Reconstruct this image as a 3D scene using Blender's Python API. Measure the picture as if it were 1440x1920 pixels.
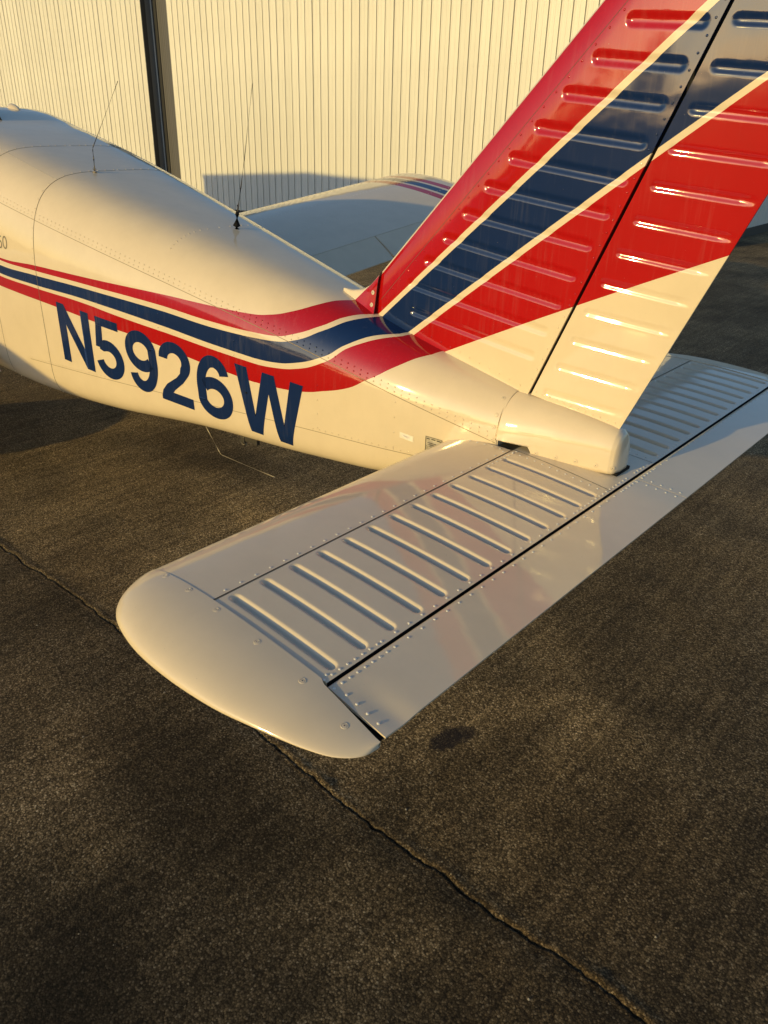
import bpy, bmesh, math, random
import numpy as np
from mathutils import Matrix, Vector, noise as mnoise

random.seed(7)
np.random.seed(7)
D = bpy.data
SC = bpy.context.scene
COL = SC.collection
for o in list(D.objects):
    D.objects.remove(o)

# ------------------------------------------------------------------ camera
cam = D.cameras.new('camera')
cam_ob = D.objects.new('camera', cam)
COL.objects.link(cam_ob)
SC.camera = cam_ob
_r = (0.71981, 0.69416, -0.00343)
_d = (0.29904, -0.31454, -0.90091)
_f = (-0.62646, 0.64746, -0.43399)
cam_ob.matrix_world = Matrix(((_r[0], -_d[0], -_f[0], 0.8301),
                              (_r[1], -_d[1], -_f[1], -2.1876),
                              (_r[2], -_d[2], -_f[2], 1.8228),
                              (0, 0, 0, 1)))
cam.sensor_fit = 'VERTICAL'
cam.sensor_height = 36.0
cam.sensor_width = 27.0
cam.lens = 1416.0 / 1920.0 * 36.0
cam.shift_x = (720 - 632.917) / 1920.0
cam.shift_y = -(960 - 934.311) / 1920.0
cam.clip_start = 0.02
cam.clip_end = 3000
SC.render.resolution_x = 768
SC.render.resolution_y = 1024

# ------------------------------------------------------------------ sky and sun
SUN_EL = math.radians(12.3)
SUN_AZ = math.radians(12.0)          # from -Y towards -X
world = D.worlds.new('World')
SC.world = world
world.use_nodes = True
wn = world.node_tree.nodes
wl = world.node_tree.links
sky = wn.new('ShaderNodeTexSky')
sky.sky_type = 'NISHITA'
sky.sun_disc = False
sky.sun_elevation = SUN_EL
sky.sun_rotation = math.radians(180) + SUN_AZ
sky.air_density = 1.0
sky.dust_density = 0.9
sky.ozone_density = 2.5
wn['Background'].inputs[1].default_value = 0.138
wl.new(sky.outputs[0], wn['Background'].inputs[0])

sun = D.lights.new('sun', 'SUN')
sun.energy = 3.05
sun.angle = math.radians(0.55)
sun.color = (1.0, 0.71, 0.22)
sun_ob = D.objects.new('sun', sun)
COL.objects.link(sun_ob)
to_sun = Vector((-math.sin(SUN_AZ) * math.cos(SUN_EL), -math.cos(SUN_AZ) * math.cos(SUN_EL), math.sin(SUN_EL)))
sun_ob.rotation_euler = to_sun.to_track_quat('Z', 'Y').to_euler()
sun_ob.location = to_sun * 60

SC.view_settings.view_transform = 'Standard'
SC.view_settings.look = 'None'
SC.view_settings.exposure = 0.0
SC.view_settings.gamma = 1.0
SC.view_settings.use_curve_mapping = False
SC.render.engine = 'CYCLES'


# ------------------------------------------------------------------ helpers
def tag(o, label=None, cat=None, group=None, kind=None):
    if label: o['label'] = label
    if cat: o['category'] = cat
    if group: o['group'] = group
    if kind: o['kind'] = kind
    return o


def link(name, me, mat=None, parent=None, smooth=True, sharp=None):
    o = D.objects.new(name, me)
    COL.objects.link(o)
    if mat:
        me.materials.append(mat)
    if parent:
        o.parent = parent
    if smooth:
        me.polygons.foreach_set('use_smooth', [True] * len(me.polygons))
        if sharp:
            me.set_sharp_from_angle(angle=math.radians(sharp))
    return o


def mesh(name, verts, faces, mat=None, parent=None, smooth=True, sharp=None):
    me = D.meshes.new(name)
    me.from_pydata([tuple(map(float, v)) for v in verts], [], [tuple(map(int, f)) for f in faces])
    me.update()
    return link(name, me, mat, parent, smooth, sharp)


def empty(name, loc=(0, 0, 0)):
    o = D.objects.new(name, None)
    o.empty_display_size = 0.3
    o.location = loc
    COL.objects.link(o)
    return o


def gridfaces(nu, nv, off=0, wrap_v=False, flip=False):
    i, j = np.meshgrid(np.arange(nu - 1), np.arange(nv if wrap_v else nv - 1), indexing='ij')
    i = i.ravel(); j = j.ravel(); j2 = (j + 1) % nv
    a = i * nv + j; b = (i + 1) * nv + j; c = (i + 1) * nv + j2; d = i * nv + j2
    F = np.stack([a, b, c, d], 1) + off
    return F[:, ::-1] if flip else F


def grid(name, P, mat=None, parent=None, wrap_v=False, flip=False, sharp=None):
    nu, nv = P.shape[:2]
    return mesh(name, P.reshape(-1, 3), gridfaces(nu, nv, 0, wrap_v, flip), mat, parent, True, sharp)


def join_grids(name, Ps, mat, parent, sharp=None):
    V = []; F = []; off = 0
    for P, wrap, flip in Ps:
        V.append(P.reshape(-1, 3)); F.append(gridfaces(P.shape[0], P.shape[1], off, wrap, flip)); off += P.shape[0] * P.shape[1]
    return mesh(name, np.concatenate(V), np.concatenate(F), mat, parent, True, sharp)


def box_arrays(c, s, M=None):
    x, y, z = np.array(s) / 2.0
    v = np.array([[-x, -y, -z], [x, -y, -z], [x, y, -z], [-x, y, -z], [-x, -y, z], [x, -y, z], [x, y, z], [-x, y, z]])
    if M is not None:
        v = v @ np.array(M).T
    return v + np.array(c), [(0, 3, 2, 1), (4, 5, 6, 7), (0, 1, 5, 4), (1, 2, 6, 5), (2, 3, 7, 6), (3, 0, 4, 7)]


def boxes(name, items, mat, parent=None, bevel=0.0):
    V = []; F = []; off = 0
    for c, s in items:
        v, f = box_arrays(c, s); V.append(v); F += [tuple(k + off for k in ff) for ff in f]; off += 8
    o = mesh(name, np.concatenate(V), F, mat, parent, False)
    if bevel:
        m = o.modifiers.new('bevel', 'BEVEL'); m.width = bevel; m.segments = 2; m.limit_method = 'ANGLE'
    return o


def tube(name, pts, rad, mat, parent=None, n=8, cap=True):
    pts = [np.array(p, float) for p in pts]
    if np.isscalar(rad): rad = [rad] * len(pts)
    V = []; F = []
    up = None
    for i, p in enumerate(pts):
        t = pts[min(i + 1, len(pts) - 1)] - pts[max(i - 1, 0)]
        t /= np.linalg.norm(t) + 1e-12
        if up is None:
            up = np.array([0, 0, 1.]) if abs(t[2]) < .9 else np.array([1., 0, 0])
        a = np.cross(t, up); a /= np.linalg.norm(a); b = np.cross(t, a); up = b
        for k in range(n):
            th = 2 * math.pi * k / n
            V.append(p + rad[i] * (math.cos(th) * a + math.sin(th) * b))
    for i in range(len(pts) - 1):
        for k in range(n):
            F.append((i * n + k, i * n + (k + 1) % n, (i + 1) * n + (k + 1) % n, (i + 1) * n + k))
    if cap:
        F.append(tuple(range(n))[::-1]); F.append(tuple((len(pts) - 1) * n + k for k in range(n)))
    return mesh(name, V, F, mat, parent, True, 50)


def domes(name, P, N, mat, parent, r=0.0034, h=0.0016, n=8):
    """dome rivet heads at points P with normals N joined into one part"""
    P = np.asarray(P, float); N = np.asarray(N, float)
    N = N / np.linalg.norm(N, axis=1)[:, None]
    ref = np.where(np.abs(N[:, 2:3]) < .9, np.array([[0, 0, 1.]]), np.array([[1., 0, 0]]))
    A = np.cross(N, ref); A /= np.linalg.norm(A, axis=1)[:, None]; B = np.cross(N, A)
    th = np.arange(n) * 2 * math.pi / n
    ring = lambda rr, hh: (P[:, None] + rr * (np.cos(th)[None, :, None] * A[:, None] + np.sin(th)[None, :, None] * B[:, None]) + hh * N[:, None])
    V = np.concatenate([ring(r, -.0006), ring(r * .86, h * .62), ring(r * .45, h * .95), (P + N * h)[:, None]], 1)
    k = 3 * n + 1
    F = []
    base = []
    for j in range(n):
        j2 = (j + 1) % n
        base.append((j, j2, n + j2, n + j)); base.append((n + j, n + j2, 2 * n + j2, 2 * n + j)); base.append((2 * n + j, 2 * n + j2, 3 * n))
    for i in range(len(P)):
        F += [tuple(i * k + a for a in f) for f in base]
    o = mesh(name, V.reshape(-1, 3), F, mat, parent, True)
    o['kind'] = 'stuff'
    return o


# ------------------------------------------------------------------ materials
class NT:
    def __init__(s, name):
        s.m = D.materials.new(name); s.m.use_nodes = True
        s.t = s.m.node_tree; s.b = s.t.nodes['Principled BSDF']
    def n(s, typ, **kw):
        x = s.t.nodes.new(typ)
        for k, v in kw.items(): setattr(x, k, v)
        return x
    def l(s, a, b): s.t.links.new(a, b)
    def math(s, op, a, b=None, c=None):
        x = s.n('ShaderNodeMath', operation=op)
        for i, v in enumerate((a, b, c)):
            if v is None: continue
            if isinstance(v, (int, float)): x.inputs[i].default_value = v
            else: s.l(v, x.inputs[i])
        return x.outputs[0]
    def mix(s, fac, a, b):
        x = s.n('ShaderNodeMix', data_type='RGBA')
        for i, v in ((0, fac), (6, a), (7, b)):
            if isinstance(v, (int, float)): x.inputs[i].default_value = v
            elif isinstance(v, tuple): x.inputs[i].default_value = (*v, 1) if len(v) == 3 else v
            else: s.l(v, x.inputs[i])
        return x.outputs[2]
    def noise(s, scale, detail=3, rough=.5, vec=None, dim='3D'):
        x = s.n('ShaderNodeTexNoise', noise_dimensions=dim)
        x.inputs['Scale'].default_value = scale; x.inputs['Detail'].default_value = detail; x.inputs['Roughness'].default_value = rough
        if vec is not None: s.l(vec, x.inputs['Vector'])
        return x
    def ramp(s, fac, stops):
        x = s.n('ShaderNodeValToRGB'); e = x.color_ramp.elements
        while len(e) < len(stops): e.new(.5)
        for k, (p, c) in zip(e, stops):
            k.position = p; k.color = (*c, 1) if len(c) == 3 else c
        s.l(fac, x.inputs[0]); return x
    def bump(s, h, strength, dist, normal=None):
        x = s.n('ShaderNodeBump'); x.inputs['Strength'].default_value = strength; x.inputs['Distance'].default_value = dist
        s.l(h, x.inputs['Height'])
        if normal is not None: s.l(normal, x.inputs['Normal'])
        return x.outputs[0]
    def set(s, **kw):
        for k, v in kw.items(): s.b.inputs[k].default_value = v


CREAM = (.78, .66, .475)
RED = (.43, .006, .007)
NAVY = (.006, .023, .098)


def finish_paint(N, color, rough=.30, coat=1.0, wav=.0022):
    """aircraft enamel: slight grime, clear gloss over it, gently uneven sheet metal"""
    tc = N.n('ShaderNodeTexCoord')
    g = N.noise(5.5, 6, .65, tc.outputs['Object'])
    gr = N.ramp(g.outputs[0], [(.30, (.86, .85, .83)), (.62, (1, 1, 1))])
    mul = N.n('ShaderNodeMix', data_type='RGBA', blend_type='MULTIPLY')
    mul.inputs[0].default_value = .45
    if isinstance(color, tuple): mul.inputs[6].default_value = (*color, 1)
    else: N.l(color, mul.inputs[6])
    N.l(gr.outputs[0], mul.inputs[7])
    sm_ = N.n('ShaderNodeMapping'); sm_.inputs['Scale'].default_value = (70, 70, 3.2); N.l(tc.outputs['Object'], sm_.inputs[0])
    sk = N.noise(1.0, 4, .6, sm_.outputs[0])
    pt = N.noise(3.0, 3, .6, tc.outputs['Object'])
    sr = N.ramp(N.math('MULTIPLY', sk.outputs[0], N.math('ADD', pt.outputs[0], .45)), [(.52, (0, 0, 0)), (.84, (.055, .055, .055))])
    chalk = N.mix(sr.outputs[0], mul.outputs[2], (.52, .50, .46))
    # tiny stone chips and specks
    ch = N.noise(190, 2, .5, tc.outputs['Object'])
    cr = N.ramp(ch.outputs[0], [(.765, (0, 0, 0)), (.79, (.5, .5, .5))])
    chalk = N.mix(cr.outputs[0], chalk, (.36, .33, .28))
    N.l(chalk, N.b.inputs['Base Color'])
    g2 = N.noise(22, 5, .6, tc.outputs['Object'])
    mr = N.n('ShaderNodeMapRange'); mr.inputs[3].default_value = rough - .07; mr.inputs[4].default_value = rough + .10
    N.l(g2.outputs[0], mr.inputs[0]); N.l(mr.outputs[0], N.b.inputs['Roughness'])
    N.set(**{'Coat Weight': coat, 'Coat Roughness': .06, 'Coat IOR': 1.62, 'Specular IOR Level': .0})
    w = N.noise(7.0, 2, .45, tc.outputs['Object'])
    nb = N.bump(w.outputs[0], .5, wav)
    p = N.noise(420, 2, .5, tc.outputs['Object'])
    nb = N.bump(p.outputs[0], .05, .0004, nb)
    N.l(nb, N.b.inputs['Normal']); N.l(nb, N.b.inputs['Coat Normal'])
    return N.m


def paint(name, color, **kw):
    return finish_paint(NT(name), color, **kw)


M_CREAM = paint('cream_enamel', CREAM)
M_GLASSFIBRE = paint('cream_glassfibre', (.78, .66, .475), rough=.34, wav=.0008)
M_NAVY = paint('navy_vinyl', NAVY, rough=.3, wav=.0012)

N = NT('bare_rivet'); N.set(**{'Roughness': .32, 'Base Color': (.74, .71, .64, 1), 'Coat Weight': .6}); M_RIVET = N.m
N = NT('steel_screw'); N.set(**{'Roughness': .38, 'Metallic': .9, 'Base Color': (.34, .32, .29, 1)}); M_STEEL = N.m
N = NT('seam_shadow'); N.set(**{'Roughness': .9, 'Base Color': (.10, .085, .06, 1)}); M_SEAM = N.m
N = NT('lap_edge'); N.set(**{'Roughness': .8, 'Base Color': (.30, .235, .14, 1)}); M_LAP = N.m
N = NT('black_rubber_gap_shade'); N.set(**{'Roughness': .7, 'Base Color': (.006, .006, .007, 1), 'Specular IOR Level': .2}); M_BLACK = N.m  # rubber parts, and the painted shade inside gaps and the tail notch
N = NT('antenna_rod'); N.set(**{'Roughness': .45, 'Metallic': .6, 'Base Color': (.09, .085, .08, 1)}); M_ROD = N.m
N = NT('white_rod'); N.set(**{'Roughness': .5, 'Base Color': (.62, .56, .46, 1)}); M_WROD = N.m
N = NT('tinted_window'); N.set(**{'Roughness': .05, 'Base Color': (.02, .025, .028, 1), 'Coat Weight': 1.0}); M_WINDOW = N.m
N = NT('alloy_plate')
tc = N.n('ShaderNodeTexCoord'); ng = N.noise(60, 4, .6, tc.outputs['Object'])
N.l(N.ramp(ng.outputs[0], [(.3, (.30, .26, .19)), (.7, (.46, .41, .31))]).outputs[0], N.b.inputs['Base Color'])
N.set(**{'Roughness': .5}); M_PLATE = N.m
N = NT('plate_ink'); N.set(**{'Roughness': .6, 'Base Color': (.05, .045, .035, 1)}); M_INK = N.m
N = NT('faded_lettering'); N.set(**{'Roughness': .5, 'Base Color': (.20, .17, .12, 1)}); M_FADED = N.m
N = NT('rubbed_tape'); N.set(**{'Roughness': .5, 'Base Color': (.80, .74, .62, 1)}); M_TAPE = N.m


def curve_node(N, xsock, pts, x0, x1, yscale):
    """boundary curve y(x) as a float-curve node"""
    t = N.math('DIVIDE', N.math('SUBTRACT', xsock, x0), x1 - x0)
    c = N.n('ShaderNodeFloatCurve'); m = c.mapping; m.use_clip = False
    p = m.curves[0].points
    P = sorted(((x - x0) / (x1 - x0), y / yscale) for x, y in pts)
    P = [a for a in P if 0.0 <= a[0] <= 1.0]
    p[0].location = P[0]; p[1].location = P[-1]
    for a in P[1:-1]: p.new(*a)
    for q in p: q.handle_type = 'AUTO_CLAMPED'
    m.update()
    N.l(t, c.inputs[1]); c.inputs[0].default_value = 1
    return N.math('MULTIPLY', c.outputs[0], yscale)


# fuselage livery: each list is a paint edge, (station x, angle round the section)
FB = {
 1: [(-3.127, .129), (-2.802, .203), (-2.384, .298), (-1.969, .402), (-1.666, .492), (-1.469, .581), (-1.399, .651), (-1.319, .798), (-1.227, 1.141), (-1.200, 1.33), (-1.162, 1.54), (-1.13, 1.75)],
 2: [(-3.131, .117), (-2.807, .172), (-2.371, .25), (-1.967, .308), (-1.658, .339), (-1.454, .388), (-1.347, .439), (-1.288, .511), (-1.172, .792), (-1.112, 1.096), (-1.07, 1.349), (-1.042, 1.498), (-1.015, 1.75)],
 3: [(-3.14, .094), (-2.813, .147), (-2.373, .22), (-1.967, .267), (-1.657, .29), (-1.452, .336), (-1.344, .383), (-1.283, .441), (-1.163, .718), (-1.083, 1.097), (-1.025, 1.478), (-1.0, 1.75)],
 4: [(-3.155, .062), (-2.816, .102), (-2.38, .154), (-1.97, .167), (-1.657, .161), (-1.449, .162), (-1.338, .184), (-1.264, .226), (-1.136, .393), (-1.054, .656), (-.97, 1.03), (-.889, 1.43), (-.86, 1.75)],
 5: [(-3.16, .053), (-2.82, .089), (-2.384, .13), (-1.972, .132), (-1.658, .126), (-1.449, .124), (-1.338, .142), (-1.253, .181), (-1.132, .328), (-1.034, .654), (-.948, 1.007), (-.874, 1.408), (-.84, 1.75)],
 6: [(-3.181, .026), (-2.827, .049), (-2.682, .057), (-2.382, .065), (-2.188, .067), (-1.955, .057), (-1.749, .042), (-1.558, .029), (-1.442, .022), (-1.298, .025), (-1.189, .043), (-1.126, .072), (-1.024, .151), (-.933, .329), (-.835, .68), (-.774, 1.04), (-.734, 1.345), (-.70, 1.75)],
}
FWD = {1: .02, 2: .015, 3: 0.0, 4: -.03, 5: -.035, 6: -.05}
N = NT('fuselage_livery')
uv = N.n('ShaderNodeUVMap', uv_map='paint')
sp = N.n('ShaderNodeSeparateXYZ'); N.l(uv.outputs[0], sp.inputs[0])
col = CREAM
for k, c in ((1, RED), (2, CREAM), (3, NAVY), (4, CREAM), (5, RED), (6, CREAM)):
    pts = [(-4.4, FWD[k])] + FB[k] + [(-.40, 1.75)]
    e = curve_node(N, sp.outputs[0], pts, -4.4, -.40, 2.0)
    col = N.mix(N.math('LESS_THAN', sp.outputs[1], e), col, c)
M_FUS = finish_paint(N, col)

# fin livery: paint edges z = a + b x + c x^2
FINB = [((1.218, -1.041), (2.11, -.025), RED, CREAM), ((1.209, -1.017), (2.107, .006), None, NAVY)]
N = NT('fin_livery')
tc = N.n('ShaderNodeTexCoord'); sp = N.n('ShaderNodeSeparateXYZ'); N.l(tc.outputs['Object'], sp.inputs[0])
X, Y, Z = sp.outputs
def below(pts, deg):
    a = np.array(pts); co = np.polyfit(a[:, 0], a[:, 1], deg)[::-1]
    v = float(co[0])
    acc = N.math('MULTIPLY_ADD', X, float(co[1]), v)
    if deg == 2: acc = N.math('MULTIPLY_ADD', N.math('MULTIPLY', X, X), float(co[2]), acc)
    return N.math('LESS_THAN', Z, acc)
col = RED
col = N.mix(below([(-1.041, 1.218), (-.873, 1.359), (-.712, 1.507), (-.533, 1.659), (-.346, 1.815), (-.177, 1.974), (-.025, 2.11)], 1), col, CREAM)
col = N.mix(below([(-1.017, 1.209), (-.838, 1.37), (-.684, 1.509), (-.505, 1.657), (-.321, 1.813), (-.148, 1.974), (.006, 2.107)], 1), col, NAVY)
col = N.mix(below([(.148, 1.953), (.078, 1.906), (-.003, 1.853), (-.101, 1.773), (-.299, 1.622), (-.433, 1.525), (-.619, 1.380), (-.714, 1.311), (-.893, 1.171)], 2), col, CREAM)
col = N.mix(below([(.152, 1.937), (.082, 1.886), (.01, 1.839), (-.093, 1.759), (-.255, 1.633), (-.399, 1.525), (-.602, 1.369), (-.872, 1.162)], 2), col, RED)
col = N.mix(below([(.149, 1.538), (.053, 1.496), (-.103, 1.424), (-.261, 1.349), (-.411, 1.281), (-.586, 1.198), (-.744, 1.119)], 2), col, CREAM)
# cream leading edge
le = N.math('MULTIPLY_ADD', Z, .967, -1.061 - .967 * 1.354 + .012)
col = N.mix(N.math('LESS_THAN', X, le), col, CREAM)
M_FIN = finish_paint(N, col, rough=.26, wav=.0030)

N = NT('dorsal_livery')
tc = N.n('ShaderNodeTexCoord'); sp = N.n('ShaderNodeSeparateXYZ'); N.l(tc.outputs['Object'], sp.inputs[0])
X, Y, Z = sp.outputs
e = N.math('MULTIPLY_ADD', X, .90, 1.246 + .90 * 1.171)
col = N.mix(N.math('LESS_THAN', Z, e), CREAM, RED)
M_DORSAL = finish_paint(N, col, wav=.0006)

N = NT('wing_livery')
tc = N.n('ShaderNodeTexCoord'); sp = N.n('ShaderNodeSeparateXYZ'); N.l(tc.outputs['Object'], sp.inputs[0])
ay = N.math('ADD', N.math('ABSOLUTE', sp.outputs[1]), N.math('MULTIPLY', sp.outputs[0], -.10))
col = CREAM
for y0, c in ((4.30, RED), (4.40, CREAM), (4.44, NAVY), (4.55, CREAM), (4.59, RED), (4.68, CREAM)):
    col = N.mix(N.math('GREATER_THAN', ay, y0), col, c)
M_WING = finish_paint(N, col)

# asphalt ----------------------------------------------------------
N = NT('asphalt')
tc = N.n('ShaderNodeTexCoord'); P = tc.outputs['Object']
spz = N.n('ShaderNodeSeparateXYZ'); N.l(P, spz.inputs[0])
def mulc(a, b):
    x = N.n('ShaderNodeMix', data_type='RGBA', blend_type='MULTIPLY'); x.inputs[0].default_value = 1
    N.l(a, x.inputs[6]); N.l(b, x.inputs[7]); return x.outputs[2]
big = N.noise(.62, 5, .58, P)
mid = N.noise(3.4, 6, .62, P)
# stones: one colour each, 3-6 mm, with dark binder between
vor = N.n('ShaderNodeTexVoronoi', feature='F1'); vor.inputs['Scale'].default_value = 185; vor.inputs['Randomness'].default_value = 1; N.l(P, vor.inputs['Vector'])
sx = N.n('ShaderNodeSeparateColor'); N.l(vor.outputs['Color'], sx.inputs[0])
stone = N.ramp(sx.outputs[0], [(0.0, (.075, .058, .036)), (.45, (.215, .170, .108)), (.80, (.37, .295, .19)), (.95, (.52, .43, .30)), (1.0, (.70, .62, .48))])
gap = N.ramp(vor.outputs['Distance'], [(.35, (1, 1, 1)), (.75, (.40, .39, .37))])
c = mulc(stone.outputs[0], gap.outputs[0])
g3 = N.noise(400, 4, .75, P)
c = mulc(c, N.ramp(g3.outputs[0], [(.32, (.42, .41, .39)), (.68, (1.58, 1.54, 1.45))]).outputs[0])
c = mulc(c, N.ramp(big.outputs[0], [(.33, (.50, .48, .45)), (.50, (.95, .93, .88)), (.68, (1.55, 1.48, 1.32))]).outputs[0])
c = mulc(c, N.ramp(mid.outputs[0], [(.3, (.70, .69, .67)), (.7, (1.18, 1.16, 1.12))]).outputs[0])
# drag marks from paver and sweeper, across the joint
st = N.n('ShaderNodeMapping'); st.inputs['Scale'].default_value = (26, 1.6, 1); st.inputs['Rotation'].default_value = (0, 0, math.radians(-9)); N.l(P, st.inputs[0])
strk = N.noise(1.0, 5, .65, st.outputs[0])
c = mulc(c, N.ramp(strk.outputs[0], [(.30, (.62, .61, .60)), (.66, (1.24, 1.23, 1.20))]).outputs[0])
# two paving passes either side of the joint
wob = N.math('MULTIPLY_ADD', mid.outputs[0], .06, -.985)
lane = N.math('LESS_THAN', spz.outputs[1], wob)
def tint(c, fac, tone):
    # darken or lighten a patch while its stones keep showing
    return mulc(c, N.mix(fac, (1.0, 1.0, 1.0), tone))
c = tint(c, N.math('MULTIPLY', lane, 1.0), (.66, .67, .70))
# ragged patches: darker ones, and lighter ones painting sunlit ground into the colour
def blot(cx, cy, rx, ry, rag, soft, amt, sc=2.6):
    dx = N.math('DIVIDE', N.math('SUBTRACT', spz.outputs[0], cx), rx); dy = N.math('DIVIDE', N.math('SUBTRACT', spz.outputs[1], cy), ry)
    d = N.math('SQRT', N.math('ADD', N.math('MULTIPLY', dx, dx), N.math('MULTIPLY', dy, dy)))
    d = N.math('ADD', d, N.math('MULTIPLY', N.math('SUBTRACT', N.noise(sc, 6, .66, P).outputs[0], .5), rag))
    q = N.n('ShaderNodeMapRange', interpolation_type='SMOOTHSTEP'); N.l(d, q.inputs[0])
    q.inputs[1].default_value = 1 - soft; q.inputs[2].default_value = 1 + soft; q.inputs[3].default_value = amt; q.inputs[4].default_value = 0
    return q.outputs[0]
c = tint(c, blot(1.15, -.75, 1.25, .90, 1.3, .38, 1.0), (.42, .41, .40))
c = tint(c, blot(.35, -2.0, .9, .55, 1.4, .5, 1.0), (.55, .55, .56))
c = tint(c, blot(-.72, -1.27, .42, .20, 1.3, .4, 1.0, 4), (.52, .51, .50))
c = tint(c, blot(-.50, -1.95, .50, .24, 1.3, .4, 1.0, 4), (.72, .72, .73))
c = tint(c, blot(-2.15, -.30, 1.1, .62, 1.5, .45, 1.0), (1.55, 1.50, 1.38))  # lighter tone paints sunlight on this stretch of ground
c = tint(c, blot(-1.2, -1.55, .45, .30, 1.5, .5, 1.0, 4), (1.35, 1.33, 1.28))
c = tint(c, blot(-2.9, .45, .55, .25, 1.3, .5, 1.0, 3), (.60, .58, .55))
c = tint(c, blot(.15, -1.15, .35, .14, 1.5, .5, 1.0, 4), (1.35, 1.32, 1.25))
# speckled oil spot
sp1 = blot(-.258, -.535, .038, .075, 1.5, .22, .96, 24)
sp2 = blot(-.225, -.475, .030, .040, 1.9, .25, .8, 30)
dots = N.ramp(g3.outputs[0], [(.45, (1, 1, 1)), (.66, (.55, .55, .55))])
c = N.mix(N.math('MULTIPLY', sp1, dots.outputs[0]), c, (.010, .008, .014))
c = N.mix(N.math('MULTIPLY', sp2, dots.outputs[0]), c, (.014, .011, .016))
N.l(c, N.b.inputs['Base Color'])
N.set(**{'Roughness': .85, 'Specular IOR Level': .22})
hs = N.math('ADD', N.math('MULTIPLY', N.math('SUBTRACT', 1.0, N.math('MINIMUM', vor.outputs['Distance'], 1.0)), .7), N.math('MULTIPLY', g3.outputs[0], 1.3))
nb = N.bump(N.math('ADD', N.noise(11, 5, .7, P).outputs[0], N.math('MULTIPLY', strk.outputs[0], .35)), .55, .006)
nb = N.bump(hs, .9, .0042, nb)
N.l(nb, N.b.inputs['Normal'])
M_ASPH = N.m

N = NT('pale_grit'); N.set(**{'Roughness': .8, 'Base Color': (.30, .27, .22, 1)}); M_GRIT = N.m


def siding(name, base):
    N = NT(name)
    tc = N.n('ShaderNodeTexCoord'); oi = N.n('ShaderNodeObjectInfo')
    st = N.n('ShaderNodeMapping'); st.inputs['Scale'].default_value = (9, 9, .35); N.l(tc.outputs['Object'], st.inputs[0])
    g = N.noise(2.2, 5, .6, st.outputs[0])
    r = N.ramp(g.outputs[0], [(.3, tuple(x * .90 for x in base)), (.7, base)])
    v = N.math('MULTIPLY_ADD', oi.outputs['Random'], .07, .95)
    mul = N.n('ShaderNodeMix', data_type='RGBA', blend_type='MULTIPLY'); mul.inputs[0].default_value = 1
    cmb = N.n('ShaderNodeCombineXYZ'); [N.l(v, cmb.inputs[i]) for i in range(3)]
    N.l(r.outputs[0], mul.inputs[6]); N.l(cmb.outputs[0], mul.inputs[7]); N.l(mul.outputs[2], N.b.inputs['Base Color'])
    N.set(**{'Roughness': .45, 'Specular IOR Level': .35})
    w = N.noise(3.0, 2, .5, st.outputs[0]); N.l(N.bump(w.outputs[0], .3, .004), N.b.inputs['Normal'])
    return N.m


M_SIDING = siding('white_siding', (.80, .785, .71))
M_GREYTRIM = siding('grey_trim', (.125, .125, .13))
M_DARKSTEEL = siding('dark_steel', (.035, .037, .042))
M_GREYSTEEL = siding('grey_steel', (.16, .165, .17))

# ------------------------------------------------------------------ ground
def crack_y(x):
    return -.965 + .010 * x + .020 * mnoise.noise((x * 1.7, 3.1, 0)) + .010 * mnoise.noise((x * 7.0, 1.2, 0)) + .009 * mnoise.noise((x * 13.0, .4, 0)) + .005 * mnoise.noise((x * 41.0, 5.4, 0)) + .003 * mnoise.noise((x * 110.0, 2.4, 0))


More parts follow.
